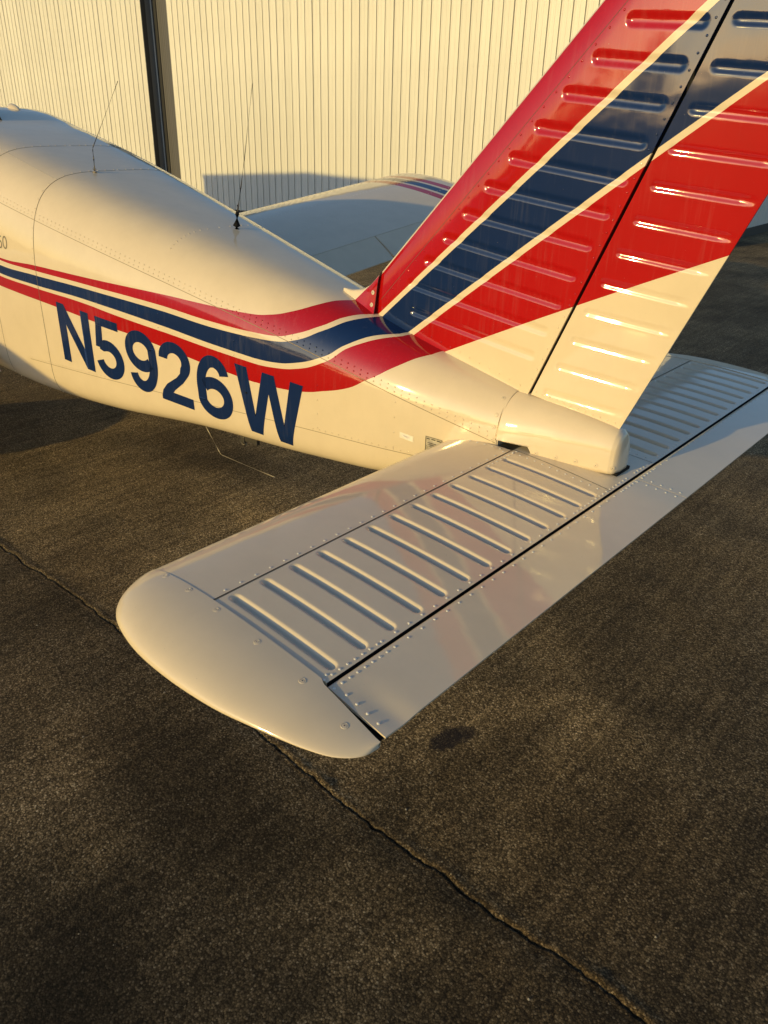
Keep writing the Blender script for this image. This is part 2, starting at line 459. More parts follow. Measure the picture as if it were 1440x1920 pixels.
def build_ground():
    xs = np.concatenate([[-900, -300, -120, -60, -30, -18, -12, -8, -6], np.arange(-5, -3.2, .05), np.arange(-3.2, 1.3, .008), np.arange(1.3, 3, .05), [4, 6, 9, 15, 30, 60, 150, 400, 900]])
    near = [-.0034, 0, .0034, .008, .013, .020, .030, .045, .065, .09, .12, .16]
    neg = [-.010, -.018, -.03, -.05, -.08, -.12]
    os_ = sorted([-900, -300, -120, -60, -30, -15, -8, -5, -3.5] + list(np.arange(-2.6, -.13, .06)) + neg + near + list(np.arange(.22, 4.2, .08)) + [4.6, 5.5, 7, 9, 11.5, 16, 30, 60, 150, 400, 900])
    os_ = np.array(os_)
    jc = [int(np.argmin(np.abs(os_ - q))) for q in (-.0034, 0, .0034)]
    V = np.empty((len(xs), len(os_), 3))
    for i, x in enumerate(xs):
        cy = crack_y(x)
        lip = max(0, .45 + 1.0 * mnoise.noise((x * 2.3, 9.0, 0)) + .8 * mnoise.noise((x * 11, 4, 0)))
        wid = max(.05, .55 + .7 * mnoise.noise((x * 3.1, 2.0, 5)) + .55 * mnoise.noise((x * 23, 7.0, 5)))
        for j, o in enumerate(os_):
            if abs(o) < .0036: o = o * (.6 + 1.8 * wid ** 2)
            y = cy + o if abs(o) < 20 else -.965 + o
            z = 0.0
            if abs(x) < 8 and abs(o) < 6:
                fade = min(1, (8 - abs(x)) / 2) * min(1, (6 - abs(o)) / 1.5)
                z += fade * (.034 * mnoise.noise((x * .75, y * .55, .3)) + .012 * mnoise.noise((x * 2.1, y * 1.5, 4.3)) + .0030 * mnoise.noise((x * 6.3, y * 5.5, 8)))
            if -900 < x < 900 and abs(x) < 30:
                a = abs(o)
                if j in jc: z -= .024 * min(1, wid) if j == jc[1] else .004 * min(1, wid)
                elif o > 0 and o < .15:
                    z += lip * (.0078 + .004 * mnoise.noise((x * 33, o * 40, 1))) * math.exp(-((o - .016) / .015) ** 2)
                elif o < 0 and o > -.1:
                    z += -.0035 * math.exp(-((o + .015) / .022) ** 2)
            V[i, j] = (x, y, z if abs(o) > .3 else z + .0016 * mnoise.noise((x * 70, y * 70, 2)))
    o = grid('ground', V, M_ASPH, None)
    return tag(o, 'dark brown asphalt apron with a long crack along its paving joint', None, None, 'structure')


build_ground()


def build_grit():
    V = []; F = []; off = 0
    ico = [(0, 0, 1), (.9, 0, .2), (.2, .9, .1), (-.8, .4, .2), (-.5, -.8, .1), (.5, -.7, .3)]
    f0 = [(0, 1, 2), (0, 2, 3), (0, 3, 4), (0, 4, 5), (0, 5, 1)]
    for k in range(170):
        x = random.uniform(-2.6, 1.2); y = random.uniform(-2.2, 1.4)
        s = random.choice([.0016, .002, .0025, .003, .0045])
        for v in ico:
            V.append((x + v[0] * s * random.uniform(.7, 1.2), y + v[1] * s * random.uniform(.7, 1.2), -.004 + v[2] * s * 1.2 + .034 * mnoise.noise((x * .75, y * .55, .3)) + .012 * mnoise.noise((x * 2.1, y * 1.5, 4.3)) + .004))
        F += [tuple(a + off for a in f) for f in f0]; off += 6
    tag(mesh('loose_grit', V, F, M_GRIT, None, False), 'pale grains of grit scattered over the asphalt', 'grit', None, 'stuff')


build_grit()

# ------------------------------------------------------------------ hangar
def build_hangar():
    root = empty('hangar', (-8.0, 11.2, 0))
    tag(root, 'cream ribbed metal hangar wall behind the airplane', 'hangar')
    a = math.radians(.65)
    root.rotation_euler = (0, 0, a)
    H = 5.1
    HL = 6.6
    pitch = .2268

    def strip_mesh(name, w, h):
        # one ribbed sheet: flat pan, small stiffening rises, folded rib at its edge
        prof = [(0, .030), (.006, .0), (.030, .0), (.034, .004), (.075, .004), (.079, 0.0), (.120, 0), (.124, .004), (.165, .004), (.169, 0), (w - .019, 0), (w - .016, -.008), (w - .0115, -.008), (w - .010, .030)]
        V = []
        for z in (0.0, h):
            for x, y in prof: V.append((x, y, z))
        n = len(prof)
        F = [(i, i + 1, n + i + 1, n + i) for i in range(n - 1)]
        me = D.meshes.new(name); me.from_pydata(V, [], F); me.update(); me.materials.append(M_SIDING)
        return me
    sm = strip_mesh('wall_panel', pitch, H)
    sl = strip_mesh('wall_panel', pitch, HL)
    x0 = -17.98
    n = int((-4.15 - x0) / pitch)
    def put(me, loc, rz=0):
        o = D.objects.new('wall_panel', me); COL.objects.link(o); o.parent = root
        o.location = loc; o.rotation_euler = (random.uniform(-.0012, .0012), 0, rz + random.uniform(-.006, .006))
    for k in range(n):
        put(sm, (x0 + k * pitch + 8.0, random.uniform(-.002, .002), .03))
    for k in range(44):
        put(sl, (-18.62 - (k + 1) * pitch + 8.0, -.33 + random.uniform(-.002, .002), .03))
    L = lambda x0, x1, y0, y1, z0, z1: (((x0 + x1) / 2 + 8.0, (y0 + y1) / 2, (z0 + z1) / 2), (x1 - x0, y1 - y0, z1 - z0))
    boxes('backing_wall', [L(-18.0, -4.17, .06, .16, 0, H)], M_SIDING, root)
    boxes('backing_wall', [L(-29, -18.66, -.26, .16, 0, HL)], M_SIDING, root)
    boxes('door_return', [L(-18.655, -18.61, -.33, -.205, .0, HL)], M_DARKSTEEL, root)
    boxes('door_return', [L(-18.655, -18.62, -.203, -.045, .0, HL)], M_GREYSTEEL, root)
    boxes('door_guide_rail', [L(-18.612, -18.585, -.040, -.020, .0, HL)], M_SIDING, root)
    boxes('door_jamb', [L(-18.66, -18.43, -.01, .055, .0, HL)], M_DARKSTEEL, root)
    for k in range(6):
        boxes('jamb_panel', [L(-18.425 + k * .074, -18.357 + k * .074, .012, .054, .0, HL)], M_GREYTRIM, root)
    boxes('jamb_backing', [L(-18.43, -17.985, .03, .058, .0, HL)], M_DARKSTEEL, root)
    boxes('base_sill', [L(-17.98, -4.2, .0, .05, .0, .06)], M_DARKSTEEL, root)
    boxes('base_sill', [L(-29, -18.66, -.32, -.262, .0, .06)], M_DARKSTEEL, root)
    # end wall, running away from the camera
    for k in range(60):
        put(sm, (-4.15 + 8.0, .02 + k * pitch, .03), math.radians(90))
    boxes('base_sill', [L(-4.20, -4.135, .06, 13.7, .0, .16)], M_DARKSTEEL, root)
    boxes('corner_trim', [L(-4.20, -4.13, -.03, .02, .0, H)], M_SIDING, root)
    # fastener rows
    P = []
    for z in (1.78, 2.95, 4.12):
        for k in range(n):
            for dx in (.02, .10, .19):
                P.append((x0 + k * pitch + dx + 8.0, -.001, z + .01 * math.sin(k * 1.7)))
    domes('fasteners', P, [(0, -1, 0)] * len(P), M_RIVET, root, r=.007, h=.004, n=5)
    # roof slab set back on top
    boxes('roof', [L(-18.6, -4.0, -.06, 14, H + .035, H + .2)], M_GREYTRIM, root)
    boxes('roof', [L(-29.2, -18.3, -.4, 14, HL + .035, HL + .2)], M_GREYTRIM, root)


build_hangar()

# ------------------------------------------------------------------ airplane
plane = empty('airplane', (0, 0, 0))
tag(plane, 'white low-wing light airplane with red and navy stripes parked on the asphalt', 'airplane')

XS = np.array([-6.92, -6.75, -6.3, -5.6, -5.15, -4.75, -4.4, -3.7, -3.0, -2.4, -1.8, -1.2, -.8, -.42])
KW = np.array([.16, .30, .44, .50, .54, .56, .5652, .5491, .5231, .4638, .3704, .2704, .2116, .1266])
KT = np.array([1.16, 1.27, 1.36, 1.45, 1.70, 1.95, 1.988, 1.8714, 1.7128, 1.564, 1.4145, 1.2614, 1.1491, 1.055])
KS = np.array([1.0, 1.0, 1.05, 1.12, 1.2, 1.28, 1.2962, 1.1166, .9513, .8934, .8911, .8906, .8909, .8944])
KB = np.array([.86, .74, .62, .58, .575, .575, .5793, .5797, .5712, .5902, .6297, .6369, .6672, .7572])


def pch(yk, x):
    x = np.atleast_1d(np.asarray(x, float)); xk = XS
    h = np.diff(xk); d = np.diff(yk) / h; m = np.zeros(len(xk)); m[0] = d[0]; m[-1] = d[-1]
    m[1:-1] = (d[:-1] * h[1:] + d[1:] * h[:-1]) / (h[:-1] + h[1:])
    i = np.clip(np.searchsorted(xk, x) - 1, 0, len(xk) - 2); t = (x - xk[i]) / h[i]
    return yk[i] * (2 * t**3 - 3 * t**2 + 1) + yk[i + 1] * (-2 * t**3 + 3 * t**2) + h[i] * (m[i] * (t**3 - 2 * t**2 + t) + m[i + 1] * (t**3 - t**2))


def secpar(x):
    fr = np.clip((np.asarray(x, float) + 4.4) / 3.98, 0, 1)
    return pch(KW, x), pch(KT, x), pch(KS, x), pch(KB, x), 5.216 + (2.423 - 5.216) * fr, 5.609 + (5.747 - 5.609) * fr


def fus_pt(x, ang, side=-1, off=0.0):
    """point on the skin at station x, section angle ang (pi/2 top, -pi/2 bottom); arrays allowed"""
    x = np.atleast_1d(np.asarray(x, float)); ang = np.broadcast_to(np.asarray(ang, float), x.shape)
    def raw(x, ang):
        w, zt, zs, zb, n, m = secpar(x)
        c = np.abs(np.cos(ang)); s = np.sin(ang); up = s > 0
        e = np.where(up, n, m); h = np.where(up, zt - zs, zs - zb)
        return np.stack([x, side * w * c ** (2 / e), zs + h * np.sign(s) * np.abs(s) ** (2 / e)], -1)
    p = raw(x, ang)
    d = 1e-3
    a2 = np.clip(ang + d, -1.5705, 1.5705); a1 = np.clip(ang - d, -1.5705, 1.5705)
    tx = raw(x + d, ang) - raw(x - d, ang); ta = raw(x, a2) - raw(x, a1)
    nn = np.cross(tx, ta) * (1 if side < 0 else -1)
    nn /= np.linalg.norm(nn, axis=-1)[..., None] + 1e-12
    w, zt, zs, zb, n, m = secpar(x)
    cen = np.stack([x, 0 * x, zs], -1)
    flip = ((p - cen) * nn).sum(-1) < 0
    nn[flip] *= -1
    return p + nn * off, nn


def fus_y(x, z, side=-1, off=0.0):
    """skin point at station x, height z"""
    x = np.atleast_1d(np.asarray(x, float)); z = np.broadcast_to(np.asarray(z, float), x.shape)
    w, zt, zs, zb, n, m = secpar(x)
    up = z > zs; e = np.where(up, n, m); h = np.where(up, zt - zs, zs - zb)
    y = w * np.clip(1 - np.abs((z - zs) / h) ** e, 0, 1) ** (1 / e)
    return np.stack([x, side * (y + off), z], -1)


def ang_of(x, z):
    w, zt, zs, zb, n, m = [float(np.ravel(v)[0]) for v in secpar(x)]
    up = z > zs; e = n if up else m; h = (zt - zs) if up else (zs - zb)
    s = np.sign(z - zs) * min(1, abs((z - zs) / h)) ** (e / 2)
    return math.asin(max(-1, min(1, s)))


def build_fuselage():
    xs = np.unique(np.concatenate([np.linspace(-6.92, -4.4, 40), np.linspace(-4.4, -.42, 150)]))
    # even spacing round the section: sample by arc length at a middle station
    t = np.linspace(-math.pi / 2, math.pi / 2, 2001)
    p, _ = fus_pt(np.full_like(t, -2.4), t)
    s = np.concatenate([[0], np.cumsum(np.linalg.norm(np.diff(p, axis=0), axis=1))])
    a = np.interp(np.linspace(0, s[-1], 84), s, t)
    a[0] = -math.pi / 2; a[-1] = math.pi / 2
    ring_a = np.concatenate([a, a[::-1][1:-1]]); side = np.concatenate([-np.ones(84), np.ones(82)])
    nv = len(ring_a)
    V = np.empty((len(xs), nv, 3))
    for k in range(nv):
        w, zt, zs, zb, n, m = secpar(xs)
        c = abs(math.cos(ring_a[k])); sn = math.sin(ring_a[k]); e = n if sn > 0 else m; h = (zt - zs) if sn > 0 else (zs - zb)
        V[:, k, 0] = xs; V[:, k, 1] = side[k] * w * c ** (2 / e); V[:, k, 2] = zs + h * np.sign(sn) * abs(sn) ** (2 / e)
    F = gridfaces(len(xs), nv, 0, True).tolist()
    F.append(list(range(nv))[::1]); F.append([(len(xs) - 1) * nv + k for k in range(nv)][::-1])
    me = D.meshes.new('fuselage')
    me.from_pydata(V.reshape(-1, 3).tolist(), [], F); me.update()
    uvl = me.uv_layers.new(name='paint')
    vi = np.empty(len(me.loops), int); me.loops.foreach_get('vertex_index', vi)
    u = V.reshape(-1, 3)[vi, 0]; v = np.tile(ring_a, len(xs))[vi]
    uvl.data.foreach_set('uv', np.stack([u, v], 1).ravel().astype(np.float32))
    bm = bmesh.new(); bm.from_mesh(me); bmesh.ops.recalc_face_normals(bm, faces=bm.faces); bm.to_mesh(me); bm.free()
    return link('fuselage', me, M_FUS, plane, True, 60)


fus = build_fuselage()


def seam(name, pts, nrm, w=.0024, parent=None, lift=.0004, mat=None):
    """thin recessed-looking joint line laid along the skin"""
    pts = np.asarray(pts, float); nrm = np.asarray(nrm, float)
    t = np.gradient(pts, axis=0); b = np.cross(nrm, t); b /= np.linalg.norm(b, axis=1)[:, None] + 1e-12
    P = np.stack([pts + nrm * lift - b * w / 2, pts + nrm * lift + b * w / 2], 1)
    return grid(name, P, mat or M_SEAM, parent)


riv_p = []; riv_n = []
def fus_row(xs, angs, side=-1):
    p, n = fus_pt(np.asarray(xs, float), np.asarray(angs, float), side)
    k = ~((p[:, 0] > -2.69) & (p[:, 0] < -1.19) & (p[:, 2] > .69) & (p[:, 2] < 1.11 - .1065 * (p[:, 0] + 2.662) + .004) & (p[:, 2] > .831 - .1 * (p[:, 0] + 2.676) - .004))
    if k.any(): riv_p.append(p[k]); riv_n.append(n[k])


def resample(pts, step):
    pts = np.asarray(pts, float)
    s = np.concatenate([[0], np.cumsum(np.linalg.norm(np.diff(pts, axis=0), axis=1))])
    q = np.linspace(0, s[-1], max(2, int(s[-1] / step) + 1))
    return np.stack([np.interp(q, s, pts[:, k]) for k in range(pts.shape[1])], 1)


SEAM_U = [(-4.3, 1.80), (-3.6, 1.652), (-3.082, 1.527), (-2.798, 1.458), (-2.473, 1.389), (-2.148, 1.32), (-1.964, 1.271), (-1.633, 1.195), (-1.337, 1.125), (-1.136, 1.073), (-.896, 1.020), (-.679, .965), (-.43, .885)]
SEAM_L = [(-3.0, .778), (-2.5, .783), (-2.0, .787), (-1.5, .785), (-1.1, .781), (-.62, .785)]
for sd in (-1, 1):
    for S, dz, two in ((SEAM_U, .012, True), (SEAM_L, .010, False)):
        cf = np.polyfit([a_[0] for a_ in S], [a_[1] for a_ in S], 3)
        S = [(x_, float(np.polyval(cf, x_))) for x_ in np.linspace(S[0][0], S[-1][0], 60)]
        q = resample(S, .02)
        a = np.array([ang_of(x, z) for x, z in q])
        p, n = fus_pt(q[:, 0], a, sd)
        seam('panel_seam', p, n, .0024, fus, .0004, M_LAP)
        for d in ((dz, dz + .016) if two else (dz,)):
            q2 = resample(S, .030); a2 = np.array([ang_of(x, z + d) for x, z in q2]); fus_row(q2[:, 0], a2, sd)
    for xr in (-3.254, -2.806):
        a = np.linspace(-1.5, 1.5705, 260); p, n = fus_pt(np.full_like(a, xr), a, sd)
        seam('panel_seam', p, n, .0034, fus)
        q = resample(p, .045); 
        aa = np.array([ang_of(xr, z) for z in q[:, 2]]); fus_row(np.full(len(aa), xr - .012), aa, sd)
    a = np.linspace(.95, 1.56, 10); fus_row(np.full_like(a, -1.972), a, sd)
    z = np.linspace(.80, 1.25, 9)
    for xr in (-2.36, -1.97, -1.55, -1.14, -.80):
        aa = [ang_of(xr, zz) for zz in z if zz < 1.0 + (.22 if xr < -1.5 else .02)]
        fus_row(np.full(len(aa), xr), aa, sd)
    xx = np.arange(-4.3, -2.82, .026); fus_row(xx, np.array([ang_of(x, float(pch(KT, x)[0]) - .012 - .02 * (x + 4.3) / 1.5) for x in xx]), sd)
rv = domes('rivets', np.concatenate(riv_p), np.concatenate(riv_n), M_FUS, fus, r=.0034, h=.0021, n=7)
uvl = rv.data.uv_layers.new(name='paint')
vi = np.empty(len(rv.data.loops), int); rv.data.loops.foreach_get('vertex_index', vi)
ri = vi // 22; Pq = np.concatenate(riv_p)
aq = np.array([ang_of(p[0], p[2]) for p in Pq])
uvl.data.foreach_set('uv', np.stack([Pq[ri, 0], aq[ri]], 1).ravel().astype(np.float32))


# --- registration lettering
def stroke_polys(path, w):
    path = np.array(path, float)
    t = np.gradient(path, axis=0); t /= np.linalg.norm(t, axis=1)[:, None]
    nn = np.stack([-t[:, 1], t[:, 0]], 1) * w / 2
    return [[path[i] - nn[i], path[i + 1] - nn[i + 1], path[i + 1] + nn[i + 1], path[i] + nn[i]] for i in range(len(path) - 1)]


def arc(cx, cy, rx, ry, a0, a1, n=26):
    a = np.radians(np.linspace(a0, a1, n)); return [(cx + rx * math.cos(t), cy + ry * math.sin(t)) for t in a]


W_ = .185


def glyph(ch):
    """closed polygons / stroke quads in a box of height 1; returns polys, width"""
    h = W_ / 2
    if ch == 'N':
        s = .20
        return [[(0, 0), (s, 0), (s, .66), (.63, 0), (.83, 0), (.83, 1), (.63, 1), (.63, .34), (s, 1), (0, 1)]], .83
    if ch == 'W':
        return [[(0, 1), (.20, 1), (.315, .30), (.455, 1), (.645, 1), (.785, .30), (.90, 1), (1.10, 1), (.885, 0), (.69, 0), (.55, .70), (.41, 0), (.215, 0)]], 1.10
    if ch == '2':
        out = arc(.345, .70, .335, .30, 180, -35, 30) + [(.50, .385), (.31, .225), (.262, .17), (.69, .17), (.69, 0), (0, 0), (0, .06), (.035, .16), (.14, .285), (.36, .44), (.445, .53)]
        return [out + arc(.345, .70, .150, .125, -35, 180, 24)], .69
    if ch == '5':
        polys = [[(.10, .86), (.63, .86), (.63, 1.0), (.10, 1.0)], [(.045, .49), (.215, .49), (.245, .859), (.10, .859)]]
        p = [(.05, .50)] + [(.16, .55)] + arc(.35, .325, .34 - h, .325 - h, 118, -165, 34)
        polys += stroke_polys(p[1:], W_)
        return polys, .70
    if ch in '69':
        p = arc(.36, .665, .33 - h, .335 - h, 18, 100, 12) + [(.235, .87)] + arc(.335, .50, .335 - h, .40, 128, 180, 8)
        p = arc(.37, .70, .31 - h, .30 - h, 8, 95, 12) + arc(.37, .50, .37 - h, .50 - h, 105, 190, 16) + arc(.37, .33, .37 - h, .33 - h, 200, 500, 44)
        polys = stroke_polys(p, W_)
        if ch == '9':
            polys = [[(.74 - x, 1 - y) for x, y in q] for q in polys]
        return polys, .74


def decal(name, polys, fn, mat, parent, cell=.03):
    """flat print cut into small facets and laid on the skin"""
    bm = bmesh.new()
    for k, q in enumerate(polys):
        vs = [bm.verts.new((x, y, 0)) for x, y in q]
        try: bm.faces.new(vs)
        except ValueError: pass
    bmesh.ops.remove_doubles(bm, verts=bm.verts, dist=1e-5)
    bmesh.ops.triangulate(bm, faces=bm.faces)
    lo = [min(v.co[i] for v in bm.verts) for i in (0, 1)]; hi = [max(v.co[i] for v in bm.verts) for i in (0, 1)]
    for ax in (0, 1):
        nrm = (1, 0, 0) if ax == 0 else (0, 1, 0)
        for c in np.arange(lo[ax] + cell, hi[ax], cell):
            co = (c, 0, 0) if ax == 0 else (0, c, 0)
            bmesh.ops.bisect_plane(bm, geom=bm.verts[:] + bm.edges[:] + bm.faces[:], plane_co=co, plane_no=nrm)
    bmesh.ops.triangulate(bm, faces=bm.faces)
    me = D.meshes.new(name)
    uvw = [(v.co.x, v.co.y) for v in bm.verts]
    for v, (x, y) in zip(bm.verts, uvw): v.co = fn(x, y)
    bm.normal_update()
    bm.to_mesh(me); bm.free()
    return link(name, me, mat, parent, True)


ztop = lambda x: 1.110 - .1065 * (x + 2.662)
zbot = lambda x: .831 - .1000 * (x + 2.676)
for ch, x0, x1, lab in (('N', -2.672, -2.432, 'navy letter N'), ('5', -2.414, -2.212, 'navy numeral 5'), ('9', -2.193, -1.996, 'navy numeral 9'),
                   ('2', -1.984, -1.794, 'navy numeral 2'), ('6', -1.764, -1.568, 'navy numeral 6'), ('W', -1.548, -1.206, 'navy letter W')):
    polys, gw = glyph(ch)
    for sd in (-1, 1):
        def fn(u, v, sd=sd):
            x = x0 + (x1 - x0) * (u / gw) if sd < 0 else x1 - (x1 - x0) * (u / gw)
            if sd > 0: x = -3.878 + (x0 - -2.672) * -1 - (x1 - x0) * (u / gw) + 2.672 - .0 if False else (-1.206 - 2.672) - (x0 + (x1 - x0) * (u / gw))
            z = zbot(x) + (ztop(x) - zbot(x)) * v
            return fus_y(x, z, sd, .0009 + .0004 * (u / gw))[0]
        o = decal('registration_character', polys, fn, M_NAVY, fus)
        o['label'] = lab + ' on the fuselage side'

# faint model numerals
def thin_glyph(ch):
    if ch == '5':
        return stroke_polys([(.55, .93), (.16, .93), (.10, .52)] + arc(.30, .33, .26, .27, 120, -160, 20), .12), .62
    return stroke_polys(arc(.31, .5, .25, .44, 90, 450, 36), .12), .62
for ch, x0 in (('5', -3.128), ('0', -3.079)):
    polys, gw = thin_glyph(ch)
    o = decal('model_numeral', polys, lambda u, v: fus_y(x0 + .042 * u / gw, 1.318 + .062 * v, -1, .0008)[0], M_FADED, fus, .3)
    o['label'] = 'small faded numeral ' + ch + ' ahead of the panel seam'

# data plate, rubbed tape
pl = decal('data_plate', [[(0, 0), (1, 0), (1, 1), (0, 1)]], lambda u, v: fus_y(-.674 + .062 * u, .800 + .069 * v - .006 * u, -1, .0012)[0], M_PLATE, fus, .5)
pl['label'] = 'small metal identification plate with stamped lines'
ink = []
for (a, b, v, hh) in ((.08, .26, .86, .05), (.36, .60, .87, .05), (.68, .92, .86, .06), (.12, .80, .66, .03), (.12, .80, .57, .025), (.06, .36, .20, .07), (.34, .64, .34, .07), (.34, .50, .22, .05), (.06, .7, .47, .02), (.0, 1.0, .985, .02), (.0, 1.0, .0, .02)):
    ink.append([(a, v), (b, v), (b, v + hh), (a, v + hh)])
ink.append([(.0, .02), (.035, .02), (.035, .98), (.0, .98)]); ink.append([(.965, .02), (1, .02), (1, .98), (.965, .98)])
decal('plate_print', ink, lambda u, v: fus_y(-.674 + .062 * u, .800 + .069 * v - .006 * u, -1, .0018)[0], M_INK, fus, .5)
decal('tape_patch', [[(0, 0), (1, 0), (1, 1), (0, 1)]], lambda u, v: fus_y(-.775 + .055 * u, .842 + .022 * v - .008 * u, -1, .0010)[0], M_TAPE, fus, .5)

# cabin windows (forward, mostly outside the picture)
for sd in (-1, 1):
    for x0, x1 in ((-4.86, -4.42), (-4.30, -3.98)):
        A = np.stack([np.concatenate([fus_pt(np.array([x]), np.array([a]), sd, .004)[0] for a in np.linspace(.16, .62, 8)]) for x in np.linspace(x0, x1, 12)])
        grid('side_window', A, M_WINDOW, fus, flip=sd > 0)
A = np.stack([np.concatenate([fus_pt(np.array([x]), np.array([abs(a)]), -1 if t < 0 else 1, .004)[0] for t, a in [(k, math.pi / 2 - abs(k) * .9) for k in np.linspace(-1, 1, 24)]]) for x in np.linspace(-5.5, -4.95, 10)])
grid('windshield', A, M_WINDOW, fus)

# ------------------------------------------------------------------ fin and rudder
def seg_dist(X, Z, a, b):
    ax, az = a; bx, bz = b
    dx, dz = bx - ax, bz - az; L2 = dx * dx + dz * dz
    t = np.clip(((X - ax) * dx + (Z - az) * dz) / L2, 0, 1)
    return np.hypot(X - ax - t * dx, Z - az - t * dz)


def bead(Dd, hw, depth):
    u = np.clip(Dd / hw, 0, 1)
    k = np.clip((u - .16) / .84, 0, 1)
    return depth * (1 - k * k * (3 - 2 * k)) * (1 - .12 * u * u)


xle = lambda z: -1.061 + .967 * (z - 1.354)
xhg = lambda z: -.384 + .3925 * (z - 1.047)
FIN_BEADS = [((-.207 + .078 * 1.02, 2.168), (.017, 2.150)), ((-.200, 2.085), (-.026, 2.066)), ((-.282, 2.005), (-.062, 1.977)), ((-.358, 1.924), (-.098, 1.891)), ((-.436, 1.840), (-.132, 1.801)), ((-.514, 1.758), (-.168, 1.709)),
             ((-.592, 1.675), (-.205, 1.620)), ((-.667, 1.592), (-.245, 1.530)), ((-.742, 1.511), (-.282, 1.440)), ((-.816, 1.430), (-.317, 1.352)), ((-.885, 1.345), (-.351, 1.262)), ((-.87, 1.252), (-.387, 1.177))]
RUD_BEADS = [((.095, 2.155), (.345, 2.130)), ((.060, 2.064), (.312, 2.035)), ((.030, 1.968), (.276, 1.938)), ((-.006, 1.878), (.242, 1.848)), ((-.042, 1.787), (.207, 1.757)), ((-.074, 1.697), (.171, 1.668)), ((-.107, 1.607), (.136, 1.577)), ((-.142, 1.518), (.100, 1.488)),
             ((-.175, 1.430), (.065, 1.400)), ((-.214, 1.341), (.032, 1.313)), ((-.246, 1.249), (-.004, 1.226)), ((-.283, 1.160), (-.039, 1.137)), ((-.316, 1.068), (-.072, 1.048))]


def fin_thick(c):
    # half thickness as a share of chord position (0 LE .. 1 hinge)
    return .0345 * np.sqrt(np.clip(c / .33, 0, 1) * (2 - np.clip(c / .33, 0, 1))) * (1 - .22 * np.clip((c - .33) / .67, 0, 1) ** 1.5)


def build_fin():
    zs = np.concatenate([np.linspace(.98, 1.12, 6), np.arange(1.125, 2.262, .0030)])
    c = np.concatenate([(np.linspace(0, 1, 16) ** 1.8) * .16, np.linspace(.165, 1, 105)])
    Zr, Cc = np.meshgrid(zs, c, indexing='ij')
    # rows lean down slightly towards the tail, as the beads do
    xl = xle(Zr); xh = xhg(Zr)
    Xx = xl + (xh - xl) * Cc
    t = fin_thick(Cc)
    for a, b in FIN_BEADS:
        t = t - bead(seg_dist(Xx, Zr, a, b), .0205, .0048)
    top = np.clip((2.262 - Zr) / .03, 0, 1); t = t * np.sqrt(np.clip(top * (2 - top), .02, 1))
    Ls = np.stack([Xx, -t, Zr], -1); Rs = np.stack([Xx, t, Zr], -1)
    cap = np.stack([Ls[:, -1], Rs[:, -1]], 1); tp = np.stack([Ls[-1], Rs[-1]], 1)
    o = join_grids('vertical_fin', [(Ls, False, True), (Rs, False, False), (cap, False, True), (tp, False, False)], M_FIN, plane, 70)
    # rivets along spar, hinge line and base
    P = []; Nn = []
    for sd in (-1, 1):
        def add(x, z, dy=0):
            cc = (x - xle(z)) / (xhg(z) - xle(z)); P.append((x, sd * float(fin_thick(np.array([cc]))[0]), z)); Nn.append((0, sd, 0))
        for z in np.arange(1.10, 2.24, .036): add(xhg(z) - .012, z)
        for z in np.arange(1.28, 2.24, .036): add(xle(z) + .105 + .02 * (2.2 - z), z)
        for k in range(15):
            x = -.99 + k * .041; z = 1.222 - (x + 1.031) * .275 + .018
            add(x, z)
    domes('rivets', P, Nn, M_FIN, o, r=.0036, h=.0017)
    for sd in (-1,):
        z = np.linspace(1.27, 2.25, 60); x = xle(z) + .092 + .02 * (2.2 - z)
        cc = (x - xle(z)) / (xhg(z) - xle(z))
        seam('panel_seam', np.stack([x, sd * fin_thick(cc), z], -1), np.tile([0, sd, 0], (60, 1)), .0014, o, .0003)
    return o


fin = build_fin()


def build_rudder():
    zp = np.concatenate([np.arange(1.052, 2.30, .0030)])
    gap = .0075
    c = np.concatenate([[0, .004, .012, .03], np.linspace(.05, 1, 74)])
    Zh, Cc = np.meshgrid(zp, c, indexing='ij')
    ch = .312 - gap
    Xx = xhg(Zh) + gap + ch * Cc
    Zz = Zh - .176 * (Xx - xhg(Zh))
    t = .0268 * (1 - Cc) ** .9 + .0028
    t = t * np.clip(.55 + Cc / .012 * .45, 0, 1)
    for a, b in RUD_BEADS:
        t = t - bead(seg_dist(Xx, Zz, a, b), .0160, .0031) * np.clip((1 - Cc) * 6, 0, 1)
    Ls = np.stack([Xx, -t, Zz], -1); Rs = np.stack([Xx, t, Zz], -1)
    parts = [(Ls, False, True), (Rs, False, False), (np.stack([Ls[:, -1], Rs[:, -1]], 1), False, True), (np.stack([Ls[:, 0], Rs[:, 0]], 1), False, False), (np.stack([Ls[0], Rs[0]], 1), False, True), (np.stack([Ls[-1], Rs[-1]], 1), False, False)]
    o = join_grids('rudder', parts, M_FIN, plane, 60)
    P = []; Nn = []
    for sd in (-1, 1):
        for z in np.arange(1.075, 2.26, .036):
            P.append((xhg(z) + gap + .013, sd * .0265, z - .003)); Nn.append((0, sd, 0))
        for k in range(12):
            x = -.355 + k * .0245; cc = (x + .372) / .305
            P.append((x, sd * (.0268 * (1 - cc) ** .9 + .0030), 1.051 - .176 * (x + .382) + .016)); Nn.append((0, sd, 0))
    domes('rivets', P, Nn, M_FIN, o, r=.0036, h=.0017)
    # hinge bracket in the notch
    hz = 1.94
    boxes('hinge_bracket', [((xhg(hz) + .004, -.008, hz), (.012, .030, .045))], M_BLACK, o)
    return o


